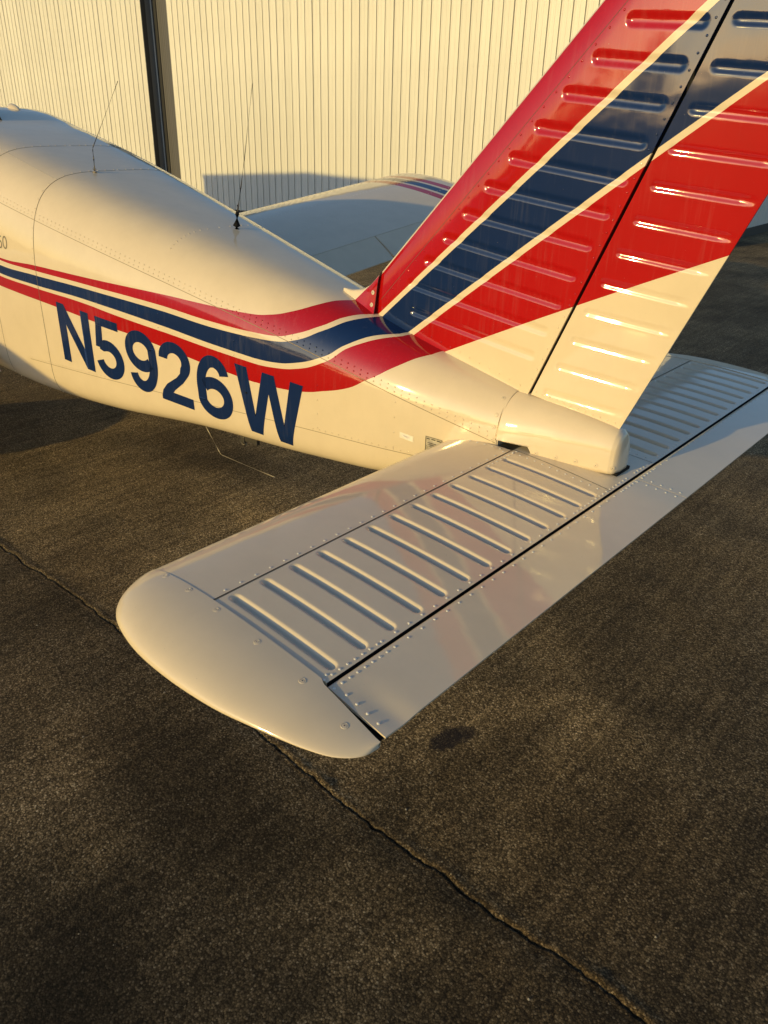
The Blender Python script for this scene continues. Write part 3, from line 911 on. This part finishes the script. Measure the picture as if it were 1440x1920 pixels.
rud = build_rudder()
z = np.linspace(1.03, 2.25, 40)
mesh('rudder_gap_shade', np.concatenate([np.stack([xhg(z) + .001, -.020 + 0 * z, z], -1), np.stack([xhg(z) + .001, .020 + 0 * z, z], -1)]),
     [(i, i + 1, 40 + i + 1, 40 + i) for i in range(39)], M_BLACK, fin)  # black strip painting the shade down in the rudder gap


def build_dorsal():
    # glove over the fin's leading edge root: tip flows on to the deck
    us = np.linspace(0, 1, 26)
    rows = []
    for u in us:
        x = -1.246 + (1.246 - 1.046) * u
        zc = float(np.interp(x, [-1.246, -1.20, -1.14, -1.10, -1.085, -1.054, -1.04], [1.284, 1.2815, 1.292, 1.313, 1.327, 1.357, 1.372]))
        zb = float(np.interp(x, [-1.246, -1.171, -1.09, -1.04], [1.276, 1.246, 1.214, 1.205])) - .006
        hw = .004 + .040 * u ** .8
        row = []
        for t in np.linspace(-1, 1, 19):
            a = abs(t)
            prof = 1 - a ** 2.2                     # height share
            yy = np.sign(t) * hw * (a ** .55) * (1 + .25 * a ** 6)
            row.append((x, yy, zb + (zc - zb) * prof))
        rows.append(row)
    P = np.array(rows)
    o = grid('dorsal_fairing', P, M_DORSAL, plane, flip=True)
    seam('panel_seam', P[-1], np.tile([1., 0, 0], (19, 1)), .004, o, .0005)
    for z in (1.292, 1.248):
        screw((-1.066, -.0425 + (z - 1.24) * .16, z), (-.1, -1, .12), o, r=.0044, mat=M_WROD)
    return o


def screw(p, n, parent, r=.005, mat=None, recess=True, name='screw'):
    """countersunk screw: pale ring, dark well, head with cross slot"""
    n = Vector(n).normalized(); q = n.to_track_quat('Z', 'Y').to_matrix()
    V = []; F = []
    k = 14
    prof = [(1.9 * r, -.0006), (1.8 * r, .0001), (1.30 * r, .0002), (1.22 * r, -.0004), (1.10 * r, .0001), (.42 * r, .0003), (.34 * r, -.0006)]
    for rr, hh in prof:
        for i in range(k):
            a = 2 * math.pi * i / k; V.append(tuple(Vector(p) + q @ Vector((rr * math.cos(a), rr * math.sin(a), hh + .0006))))
    for j in range(len(prof) - 1):
        for i in range(k): F.append((j * k + i, j * k + (i + 1) % k, (j + 1) * k + (i + 1) % k, (j + 1) * k + i))
    F.append(tuple((len(prof) - 1) * k + i for i in range(k)))
    o = mesh(name, V, F, mat or M_GLASSFIBRE, parent, True, 40)
    o.data.materials.append(M_STEEL)
    idx = [0] * len(F)
    for j in (2, len(prof) - 2):
        for i in range(k): idx[j * k + i] = 1
    idx[-1] = 1
    o.data.polygons.foreach_set('material_index', idx)
    return o


dors = build_dorsal()

# ------------------------------------------------------------------ tail cone fairing
def build_cone():
    st = np.array([-.424, -.40, -.36, -.30, -.24, -.18, -.12, -.085, -.062, -.050, -.043, -.038])
    hw = np.array([.1335, .131, .124, .112, .101, .088, .074, .066, .060, .053, .042, .022])
    zt = np.array([1.052, 1.051, 1.047, 1.040, 1.032, 1.022, 1.011, 1.004, .996, .984, .966, .935])
    e = np.interp(st, [-.43, -.03], [2.35, 2.9])
    zb0 = .868
    rows = []
    for x, w, t, ee in zip(st, hw, zt, e):
        row = []
        zlow = zb0
        for a in np.linspace(0, math.pi, 41):
            c, s = math.cos(a), math.sin(a)
            y = -w * np.sign(c) * abs(c) ** (2 / ee); z = zb0 + .012 + (t - zb0 - .012) * abs(s) ** (2 / ee)
            row.append((x, y, z))
        row = [(x, row[0][1] * .992, zb0)] + row + [(x, row[-1][1] * .992, zb0)]
        rows.append(row)
    P = np.array(rows)
    # smooth along x by resampling
    xs = np.concatenate([np.linspace(-.424, -.28, 40), np.linspace(-.275, -.07, 24), np.linspace(-.066, -.038, 14)])
    NT_ = .038 * np.clip((-.300 - xs) / .016, 0, 1) ** .5
    Q = np.stack([np.stack([np.interp(xs, P[:, j, 0], P[:, j, k]) for k in range(3)], -1) for j in range(P.shape[1])], 1)
    Q[:, :, 2] = np.maximum(Q[:, :, 2], (zb0 + NT_)[:, None])
    V = np.concatenate([Q.reshape(-1, 3)]); F = gridfaces(Q.shape[0], Q.shape[1]).tolist()
    F.append([(Q.shape[0] - 1) * Q.shape[1] + j for j in range(Q.shape[1])][::-1])
    o = mesh('tail_cone', V, F, M_GLASSFIBRE, plane, True, 60)
    bm = bmesh.new(); bm.from_mesh(o.data); bmesh.ops.recalc_face_normals(bm, faces=bm.faces); bm.to_mesh(o.data); bm.free()
    sol = o.modifiers.new('thickness', 'SOLIDIFY'); sol.thickness = .003; sol.offset = -1
    r = P[0][1:-1]; nr = np.stack([0 * r[:, 0] - .3, r[:, 1], r[:, 2] - .9], -1); nr /= np.linalg.norm(nr, axis=1)[:, None]
    seam('panel_seam', r + nr * .0006, nr, .0040, o, .0012)
    for x in (-.285, -.222, -.160, -.098):
        w = np.interp(x, st, hw)
        screw((x, -w - .0003, .889), (.2, -1, .05), o, r=.0042)
        screw((x, w + .0003, .892), (.17, 1, .05), o, r=.0042)
    screw((-.0505, -.0535, .889), (.8, -1, .0), o, r=.0040)
    for a in (2.72, 2.25, 1.85):
        pass
    boxes('tail_notch_shade', [((-.352, 0, .862), (.135, .150, .100))], M_BLACK, o)  # black block painting the shade inside the notch
    # dark rubber seal under the tail end
    boxes('tail_seal', [((-.054, 0, .866), (.036, .090, .010))], M_BLACK, o)
    return o


cone = build_cone()
for zz, dx in ((1.035, -.016), (.985, -.018), (.945, -.018), (.902, -.018)):
    a = ang_of(-.44, zz); p, n = fus_pt(np.array([-.440]), np.array([a]))
    screw(p[0] + n[0] * .0004, n[0], fus, r=.0040)

# ------------------------------------------------------------------ stabilator
CH0, CH1 = -.612, .165
SP = -.357                                   # spar joint
def naca(c):
    c = np.clip(c, 0, 1)
    return 5 * .112 * (CH1 - CH0) * (.2969 * np.sqrt(c) - .126 * c - .3516 * c**2 + .2843 * c**3 - .1036 * c**4)
zmid = lambda x: .8375 - .018 * x
ztop_s = lambda x: zmid(x) + naca((x - CH0) / (CH1 - CH0))
zbot_s = lambda x: zmid(x) - naca((x - CH0) / (CH1 - CH0))
BY = .2156 + .0919 * np.arange(13)
YR = 1.360

stab_root = None


def build_stab():
    # main skin with pressed beads
    ys = set([-YR, YR, 0.0])
    for b in BY:
        for d in (-.022, -.018, -.0155, -.0135, -.011, -.0085, -.006, -.003, 0, .003, .006, .0085, .011, .0135, .0155, .018, .022):
            ys.add(round(b + d, 5)); ys.add(round(-b - d, 5))
        ys.add(round(b + .046, 5)); ys.add(round(-b - .046, 5))
    for v in np.linspace(-.19, .19, 11): ys.add(round(float(v), 5))
    ys = np.array(sorted(y for y in ys if abs(y) <= YR))
    xs = np.unique(np.concatenate([np.linspace(SP + .0012, -.318, 18), np.linspace(-.318, -.045, 34), np.linspace(-.045, -.0015, 20)]))
    Y, X = np.meshgrid(ys, xs, indexing='ij')
    Zt = ztop_s(X)
    for b in BY:
        for s in (-1, 1):
            m = np.abs(Y - s * b) < .03
            d = seg_dist(X, Y, (-.330, s * b), (-.033, s * b))
            Zt = Zt - bead(d, .0165, .0115) * m
    top = np.stack([X, Y, Zt], -1); bot = np.stack([X, Y, zbot_s(X)], -1)
    rear = np.stack([top[:, -1], bot[:, -1]], 1)
    e0 = np.stack([top[0], bot[0]], 1); e1 = np.stack([top[-1], bot[-1]], 1)
    o = join_grids('stabilator', [(top, False, True), (bot, False, False), (e0, False, False), (e1, False, True)], M_CREAM, plane, 60)
    rear[:, :, 0] -= .0012; rear[:, 0, 2] -= .0008
    grid('rear_gap_shade', rear, M_BLACK, o)  # rear face blacked out to paint the shade in the hinge gap
    # leading edge skin, wrapped round the nose
    cs = np.linspace(0, 1, 34) ** 1.9
    xl = CH0 + (SP - .0012 - CH0) * cs
    prof = np.concatenate([np.stack([xl[::-1], ztop_s(xl[::-1]) + .0010], -1), np.stack([xl[1:], zbot_s(xl[1:]) - .001], -1)])
    yy = np.concatenate([np.linspace(-YR, -.14, 60)])
    for s in (-1, 1):
        Pm = np.stack([np.stack([prof[:, 0], np.full(len(prof), s * abs(y)), prof[:, 1]], -1) for y in yy])
        le = grid('leading_edge_skin', Pm, M_CREAM, o, flip=s > 0, sharp=60)
        F = [list(range(len(prof)))]
        mesh('root_rib', Pm[-1], F, M_CREAM, o, False)
    Pm = np.stack([np.stack([prof[::3, 0] * .985, np.full(len(prof[::3]), y), (prof[::3, 1] - .85) * .85 + .85], -1) for y in np.linspace(-.14, .14, 4)])
    grid('carry_through', Pm, M_STEEL, o)
    # rivets
    P = []; Nn = []
    def add(x, y, dz=0):
        P.append((x, y, float(ztop_s(np.array(x))) + dz)); Nn.append((0, 0, 1))
    for s in (-1, 1):
        for y in np.arange(.17, 1.34, .0459):
            add(SP - .013, s * y, .001)
        for y in np.arange(.135, .30, .023): add(SP + .016 + .0 * y, s * y)
        for y in np.concatenate([np.arange(.03, .36, .022), np.arange(.36, 1.20, .0459), np.arange(1.20, 1.36, .0226)]):
            add(-.0115, s * y)
        for x in np.arange(-.345, -.03, .028): add(x, s * (.150 + .055 * (x + .36)), 0)
        for x in np.arange(-.54, -.37, .03): add(x, s * .156, .001)
    for y in (-1.345, 1.345): add(-.018, y)
    domes('rivets', P, Nn, M_RIVET, o, r=.0037, h=.0018)
    # joint lines
    yl = np.linspace(-YR, YR, 80)
    seam('panel_seam', np.stack([np.full(80, SP), yl, np.full(80, float(ztop_s(np.array(SP)))) + .0004], -1), np.tile([0, 0, 1.], (80, 1)), .0026, o, .0012)
    for s in (-1, 1):
        xq = np.linspace(SP + .003, -.006, 40); seam('panel_seam', np.stack([xq, s * (.128 + .055 * (xq + .36)), ztop_s(xq)], -1), np.tile([0, 0, 1.], (40, 1)), .0020, o, .0006)
    return o


stab = build_stab()

TIP_X = np.array([-.612, -.610, -.596, -.572, -.542, -.510, -.445, -.382, -.316, -.239, -.157, -.116, -.018, .058, .119, .149, .164, .1665])
TIP_Y = np.array([1.339, 1.381, 1.431, 1.473, 1.502, 1.521, 1.540, 1.551, 1.554, 1.553, 1.546, 1.541, 1.518, 1.499, 1.476, 1.451, 1.427, 1.400])


def build_tip(s):
    u = np.linspace(0, 1, 60); xs = CH0 - .003 + (.1665 - CH0 + .003) * (.5 - .5 * np.cos(math.pi * u))
    yo = np.interp(xs, TIP_X, TIP_Y)
    # soften the corner
    k = np.array([1, 2, 3, 2, 1.]) / 9
    yo[2:-2] = np.convolve(yo, k, 'valid')
    yi = np.where(xs < 0, YR + .0008, YR + .009 + .024 * np.clip(xs / .165, 0, 1))
    yi = np.minimum(yi, yo - .001)
    ts = np.sin(np.linspace(0, math.pi / 2, 22))
    top = []; bot = []
    for x, a, b in zip(xs, yi, yo):
        xc = max(x, CH0 + .0002); th = max(float(naca((xc - CH0) / (CH1 + .004 - CH0))), .0022) + .0026
        r = np.sqrt(np.clip(1 - ts ** 2.35, 0, 1))
        # fuller shoulder: the tip droops towards its rim
        zc = float(zmid(xc)) - .006 * ts ** 2
        top.append(np.stack([np.full(22, x), s * (a + (b - a) * ts), zc + th * r], -1))
        bot.append(np.stack([np.full(22, x), s * (a + (b - a) * ts), zc - th * r], -1))
    top = np.array(top); bot = np.array(bot)
    inn = np.stack([top[:, 0], bot[:, 0]], 1)
    o = join_grids('stabilator_tip', [(top, False, s < 0), (bot, False, s > 0), (inn, False, s > 0)], M_GLASSFIBRE, stab, 50)
    if s < 0:
        o['label'] = 'rounded glassfibre end cap on the near stabilator tip'
    for x, y in ((-.525, 1.373), (-.428, 1.376), (-.321, 1.380), (-.179, 1.386), (-.035, 1.394), (.097, 1.414)):
        th = float(naca((x - CH0) / (CH1 - CH0))) + .0026
        dx = 1e-3; sl = float(ztop_s(np.array(x + dx)) - ztop_s(np.array(x - dx))) / (2 * dx)
        screw((x, s * y, float(zmid(x)) + th - .0003), (-sl, s * .05, 1), stab, r=.0042)
    return o


for s in (-1, 1):
    build_tip(s)


def build_tab(s):
    xs = np.concatenate([[.0038, .0048, .008], np.linspace(.014, .166, 46)])
    ys = np.concatenate([np.linspace(.0012, 1.05, 44), np.linspace(1.06, YR + .004, 60)])
    Y, X = np.meshgrid(ys, xs, indexing='ij')
    Z = .8545 - .0145 * (X - .005) / .161
    Z = Z - np.where(X < .009, (.009 - X) * .5, 0)
    # outboard edge leans out a touch towards the rear
    Yd = Y + np.clip((Y - 1.2) / .168, 0, 1) * .015 * (X / .166)
    if s < 0:
        dent = .0030 * np.exp(-(((X - .150) / .05) ** 2 + ((Y - 1.315) / .028) ** 2)) + .0020 * np.exp(-(((X - .09) / .05) ** 2 + ((Y - 1.32) / .035) ** 2))
        Z = Z - dent
    th = .012 - .0085 * (X - .005) / .161
    top = np.stack([X, s * Yd, Z], -1); bot = np.stack([X, s * Yd, Z - th], -1)
    P = [(top, False, s < 0), (bot, False, s > 0), (np.stack([top[:, -1], bot[:, -1]], 1), False, s > 0), (np.stack([top[:, 0], bot[:, 0]], 1), False, s < 0),
         (np.stack([top[0], bot[0]], 1), False, s > 0), (np.stack([top[-1], bot[-1]], 1), False, s < 0)]
    o = join_grids('trim_tab', P, M_CREAM, stab, 60)
    o['label'] = 'trailing tab of the ' + ('near stabilator half, dented at its outer corner' if s < 0 else 'far stabilator half')
    Pp = []
    for y in np.concatenate([np.arange(.02, .12, .022), np.arange(.12, 1.20, .0459), np.arange(1.20, 1.36, .0226)]): Pp.append((.0165, s * y))
    for x in np.arange(.045, .15, .030): Pp.append((x, s * (YR - .012 + .018 * x / .166)))
    for x in np.arange(.02, .15, .030): Pp.append((x, s * .018))
    Pp = [(x, y, .8545 - .0145 * (x - .005) / .161) for x, y in Pp]
    domes('rivets', Pp, [(0, 0, 1)] * len(Pp), M_RIVET, stab, r=.0037, h=.0018)
    return o


for s in (-1, 1):
    build_tab(s)
mesh('hinge_gap_shade', [(-.006, -1.37, .836), (.012, -1.37, .836), (.012, 1.37, .836), (-.006, 1.37, .836)], [(0, 1, 2, 3)], M_BLACK, stab, False)  # black sheet painting the shade at the bottom of the gap
for s in (-1, 1):
    mesh('tab_end_gap_shade', [(.002, s * 1.355, .832), (.158, s * 1.355, .829), (.158, s * 1.40, .829), (.002, s * 1.385, .832)], [(0, 1, 2, 3)], M_BLACK, stab, False)  # black sheet painting the shade between tab and tip

# ------------------------------------------------------------------ wings
WLE, WTE = -4.87, -3.27
def wing_profile(n=60):
    u = .5 - .5 * np.cos(np.linspace(0, math.pi, n))
    t = 5 * .15 * (.2969 * np.sqrt(u) - .126 * u - .3516 * u**2 + .2843 * u**3 - .1015 * u**4)
    m_, p_ = .024, .42
    yc = np.where(u < p_, m_ / p_**2 * (2 * p_ * u - u * u), m_ / (1 - p_)**2 * (1 - 2 * p_ + 2 * p_ * u - u * u))
    return u, yc + t, yc - t


def build_wing(s):
    u, up, lo = wing_profile()
    chord = WTE - WLE
    def section(y, u0=0., u1=1., drop=0., sc=1., zsh=0.):
        k = np.linspace(0, 1, 34); uu = u0 + (u1 - u0) * (.5 - .5 * np.cos(math.pi * k))
        zu = np.interp(uu, u, up); zl = np.interp(uu, u, lo)
        zte = .735 + (.115 if s > 0 else .178) * (abs(y) - .5) + zsh  # near wing rises steeper, shaped so its shadow lands on the fuselage
        x = WLE + chord * uu
        base = zte + (WTE - x) * math.tan(math.radians(6.0))
        d = -drop * np.clip((x - (WTE - .215)) / .215, 0, 1)
        top = np.stack([x, np.full_like(x, s * y), base + chord * zu * sc + d], -1); bot = np.stack([x, np.full_like(x, s * y), base + chord * zl * sc + d], -1)
        return np.concatenate([top[::-1], bot[1:]])
    hf = 1 - .215 / chord
    def loft(name, ys, u0, u1, drop, mat, parent, caps=True, **kw):
        P = np.stack([section(y, u0, u1, drop, **{k: v(y) for k, v in kw.items()}) for y in ys])
        nv = P.shape[1]
        F = gridfaces(len(ys), nv, 0, True, s < 0).tolist()
        if caps: F += [list(range(nv)), [(len(ys) - 1) * nv + k for k in range(nv)][::-1]]
        o = mesh(name, P.reshape(-1, 3), F, mat, parent, True, 50)
        bm = bmesh.new(); bm.from_mesh(o.data); bmesh.ops.recalc_face_normals(bm, faces=bm.faces); bm.to_mesh(o.data); bm.free()
        return o
    w = loft('wing', np.linspace(.40, 4.38, 30), 0, hf - .004, 0, M_WING, plane)
    w['label'] = ('near' if s < 0 else 'far') + ' wing with striped tip'
    loft('flap', np.linspace(.58, 2.72, 12), hf, 1, .080, M_WING, w)
    loft('aileron', np.linspace(2.735, 4.38, 10), hf, 1, .070, M_WING, w)
    tt = np.linspace(0, 1, 12)
    yy = 4.382 + .20 * np.sin(tt * math.pi / 2)
    sc = dict(zip(yy.tolist(), np.sqrt(np.clip(1 - np.sin(tt * math.pi / 2) ** 2.2, .0004, 1)).tolist()))
    loft('wing_tip', yy, 0, 1, 0, M_WING, w, sc=lambda y: sc[float(y)])
    # spar-line rivets on top
    P = []; Nn = []
    for uu in (.12, .36, .62):
        for y in np.arange(.6, 4.35, .045):
            S = section(y); k = np.argmin(np.abs(S[:34, 0] - (WLE + chord * uu))); P.append(S[k]); Nn.append((0, 0, 1))
    domes('rivets', P, Nn, M_RIVET, w, r=.004, h=.0018, n=6)
    return w


for s in (-1, 1):
    build_wing(s)


def build_gear(name, x, y, ztop, main=True):
    tyre_r = .215
    g = tube(name, [(x, y, ztop), (x, y, .46), (x + .01, y, .22)], [.045, .04, .03], M_STEEL, plane, 10)
    g['label'] = 'main landing gear leg' if main else 'nose landing gear leg'
    # wheel
    k = 28; V = []; F = []
    prof = [(.10, -.05), (.17, -.075), (.205, -.06), (.215, 0), (.205, .06), (.17, .075), (.10, .05)]
    for i in range(k):
        a = 2 * math.pi * i / k
        for r, w in prof: V.append((x + r * math.cos(a), y + w, tyre_r - .004 + r * math.sin(a)))
    n = len(prof)
    for i in range(k):
        for j in range(n): F.append((i * n + j, i * n + (j + 1) % n, ((i + 1) % k) * n + (j + 1) % n, ((i + 1) % k) * n + j))
    mesh('tyre', V, F, M_BLACK, g)
    tube('wheel_hub', [(x, y - .05, tyre_r), (x, y + .05, tyre_r)], .105, M_STEEL, g, 16)
    # teardrop wheel fairing
    L0, L1 = (x - .50, x + .54) if main else (x - .42, x + .45)
    rows = []
    for t in np.linspace(0, 1, 24):
        xx = L0 + (L1 - L0) * t
        r = (math.sin(math.pi * min(1, t / .72) * .5) if t < .36 else 1) * 1.0
        prof_h = math.sqrt(max(0, 1 - ((t - .40) / (.40 if t < .40 else .62)) ** 2)) 
        hh = .005 + .185 * prof_h; ww = .004 + .125 * prof_h
        zc = .265 + .03 * t
        rows.append([(xx, y + ww * math.cos(a) * (abs(math.cos(a)) ** -.2 if abs(math.cos(a)) > .01 else 1), max(zc + hh * math.sin(a), .085)) for a in np.linspace(0, 2 * math.pi, 24, endpoint=False)])
    P = np.array(rows); V = P.reshape(-1, 3); F = gridfaces(24, 24, 0, True).tolist() + [list(range(24))[::-1], [23 * 24 + i for i in range(24)]]
    mesh('wheel_fairing', V, F, M_GLASSFIBRE, g)


build_gear('landing_gear', -4.55, -1.50, .80)
build_gear('landing_gear', -4.55, 1.50, .80)
build_gear('landing_gear', -6.15, 0.0, .66, False)

# ------------------------------------------------------------------ antennas and fittings
a1 = tube('whip_antenna', [(-2.792, -.131, 1.672), (-2.7875, -.131, 1.72), (-2.786, -.131, 1.760), (-2.780, -.131, 1.772), (-2.494, -.131, 2.038)], [.0042, .0030, .0022, .0021, .0013], M_ROD, plane, 8)
a1['label'] = 'thin kinked whip antenna on a pale base'
tube('antenna_base', [(-2.792, -.131, 1.655), (-2.792, -.131, 1.664), (-2.792, -.131, 1.676), (-2.792, -.131, 1.682)], [.0125, .0125, .011, .006], M_WROD, a1, 14)
a2 = tube('whip_antenna', [(-1.926, .04, 1.52), (-1.895, .04, 1.62), (-1.862, .04, 1.73), (-1.788, .04, 2.006)], [.0038, .0026, .0018, .0012], M_ROD, plane, 8)
a2['label'] = 'straight whip antenna on a tall black cone'
tube('antenna_base', [(-1.940, .04, 1.445), (-1.938, .04, 1.462), (-1.930, .04, 1.51), (-1.922, .04, 1.548)], [.0185, .0170, .0095, .0042], M_BLACK, a2, 14)
b1 = tube('belly_antenna', [(-2.19, -.10, .625), (-2.085, -.10, .503), (-2.005, -.10, .410), (-1.995, -.10, .4005), (-1.980, -.10, .3965), (-1.594, -.10, .397)], .0024, M_WROD, plane, 8)
b1['label'] = 'pale bent wire antenna hanging under the belly'
# tail tie-down bracket
td = boxes('tie_down_bracket', [((-1.755, -.10, .578), (.115, .020, .105)), ((-1.800, -.10, .532), (.030, .030, .034))], M_ROD, plane, .004)
td['label'] = 'small steel tie-down fitting under the tail'
ring = []
for i in range(13):
    a = 2 * math.pi * i / 12; ring.append((-1.808 + .020 * math.cos(a), -.10, .520 + .022 * math.sin(a)))
tube('tie_down_ring', ring, .0055, M_STEEL, td, 8, False)
# roof fittings at the left edge of the picture
rows = []
for t in np.linspace(0, 1, 14):
    x = -4.262 + .150 * t; r = math.sqrt(max(0, 1 - ((t - .32) / (.32 if t < .32 else .68)) ** 2))
    p0, _ = fus_pt(np.array([x]), np.array([1.25]), 1)
    zc = float(p0[0, 2]) - .004
    rows.append([(x, .176 + (.0005 + .030 * r) * math.cos(a), zc + (.0005 + .042 * r) * math.sin(a)) for a in np.linspace(0, math.pi, 13)])
v = grid('roof_vent', np.array(rows), M_GLASSFIBRE, plane, flip=False)
v['label'] = 'white teardrop air vent on the cabin roof'
rows = []
for t in np.linspace(0, 1, 10):
    x = -4.15 + .312 * t; zc = float(pch(KT, x)[0]) - .012
    hgt = .075 * (1 - t ** 3) + .016; hw = .014 * math.sin(math.pi * (.12 + .86 * t)) + .004
    rows.append([(x, -.075 + hw * math.cos(a), zc + hgt * math.sin(a)) for a in np.linspace(0, math.pi, 11)])
v = grid('blade_antenna', np.array(rows), M_BLACK, plane)
v['label'] = 'black blade antenna on the cabin roof'

# ------------------------------------------------------------------ sunny side, out of view: shed added for its shadow, trees seen as reflection
def build_shadow_shed():
    r = empty('shadow_shed', (-15.6, -2.5, 0))  # unseen, added only to cast the shadow on the hangar wall
    tag(r, 'unseen low gabled grey shed added to shadow the hangar wall', 'shadow caster')
    H0, H1 = 3.52, 3.69
    V = []
    for y in (-1.5, 1.5):
        V += [(-3.95, y, 0), (3.95, y, 0), (3.95, y, H0), (0, y, H1), (-3.95, y, H0)]
    mesh('wall', V, [(0, 1, 2, 3, 4), (9, 8, 7, 6, 5), (0, 5, 6, 1), (1, 6, 7, 2), (0, 4, 9, 5)], M_GREYSTEEL, r, False)
    for sx in (-1, 1):
        V = [(0, -1.56, H1 + .01), (sx * 4.0, -1.56, H0 + .008), (sx * 4.0, 1.56, H0 + .008), (0, 1.56, H1 + .01), (0, -1.56, H1 + .03), (sx * 4.0, -1.56, H0 + .03), (sx * 4.0, 1.56, H0 + .03), (0, 1.56, H1 + .03)]
        mesh('roof_panel', V, [(0, 1, 2, 3), (4, 5, 6, 7), (0, 1, 5, 4), (1, 2, 6, 5), (2, 3, 7, 6), (3, 0, 4, 7)], M_GREYTRIM, r, False)
    boxes('door', [((0, -1.515, 1.1), (2.4, .03, 2.2))], M_DARKSTEEL, r)


build_shadow_shed()

N = NT('tree_leaf'); oi = N.n('ShaderNodeTexCoord'); ng = N.noise(.9, 3, .5, oi.outputs['Object'])
N.l(N.ramp(ng.outputs[0], [(.3, (.028, .045, .014)), (.7, (.075, .095, .030))]).outputs[0], N.b.inputs['Base Color']); N.set(Roughness=.6); M_LEAF = N.m
N = NT('tree_bark'); N.set(**{'Roughness': .9, 'Base Color': (.07, .05, .035, 1)}); M_BARK = N.m


def build_tree(loc, h, rad, label):
    rnd = np.random.RandomState(int(abs(loc[0] * 13 + loc[1] * 7)) % 9999)
    t = empty('broadleaf_tree', loc)
    tag(t, label, 'tree', 'trees across the apron')
    tr = tube('trunk', [(0, 0, -.1), (.05, .02, h * .25), (-.08, .05, h * .5), (.05, 0, h * .8)], [.24, .19, .13, .05], M_BARK, t, 8)
    for k in range(5):
        a = rnd.uniform(0, 6.28); z0 = h * rnd.uniform(.3, .6)
        tube('limb', [(0, 0, z0), (math.cos(a) * rad * .35, math.sin(a) * rad * .35, z0 + h * .12), (math.cos(a) * rad * .7, math.sin(a) * rad * .7, z0 + h * .2)], [.09, .06, .03], M_BARK, tr, 6)
    cl = []
    for k in range(16):
        a = rnd.uniform(0, 6.28); rr = rad * math.sqrt(rnd.uniform(0, 1)) * .72; zz = h * rnd.uniform(.36, .86)
        f = 1 - .55 * max(0, (zz / h - .5) / .4)
        cl.append((math.cos(a) * rr * f, math.sin(a) * rr * f, zz, rad * rnd.uniform(.22, .42)))
    cl.append((0, 0, h * .90, rad * .28))
    nl = 2200
    C_ = np.array([cl[i] for i in rnd.randint(0, len(cl), nl)])
    d = rnd.normal(size=(nl, 3)); d /= np.linalg.norm(d, axis=1)[:, None]
    p = C_[:, :3] + d * (C_[:, 3] * rnd.uniform(.3, 1, nl) ** .5)[:, None] * np.array([1, 1, .8])
    p[:, 2] = np.minimum(p[:, 2], h)
    a = rnd.normal(size=(nl, 3)); a /= np.linalg.norm(a, axis=1)[:, None]; b = np.cross(a, d); b /= np.linalg.norm(b, axis=1)[:, None] + 1e-9
    sz = rnd.uniform(.10, .24, nl)[:, None]
    V = np.stack([p - a * sz, p + b * sz * .6, p + a * sz, p - b * sz * .6], 1).reshape(-1, 3)
    F = np.arange(nl * 4).reshape(-1, 4)
    mesh('crown', V, F, M_LEAF, t, False)


for x, y, h, r, l in ((-62, -92, 6.2, 4.6, 'broad tree at the left end of the row'), (-52, -96, 7.4, 4.8, 'second tree of the row'), (-43, -90, 6.4, 4.5, 'third tree of the row, lower than the second'),
                      (-35, -94, 8.2, 5.0, 'tall full tree in the middle of the row'), (-10, -95, 6.0, 4.4, 'short tree right of the gap in the row'), (1, -92, 8.0, 4.9, 'tall tree near the right end'),
                      (12, -96, 6.6, 4.6, 'last tree at the right end of the row')):
    build_tree((x, y, 0), h, r, l)
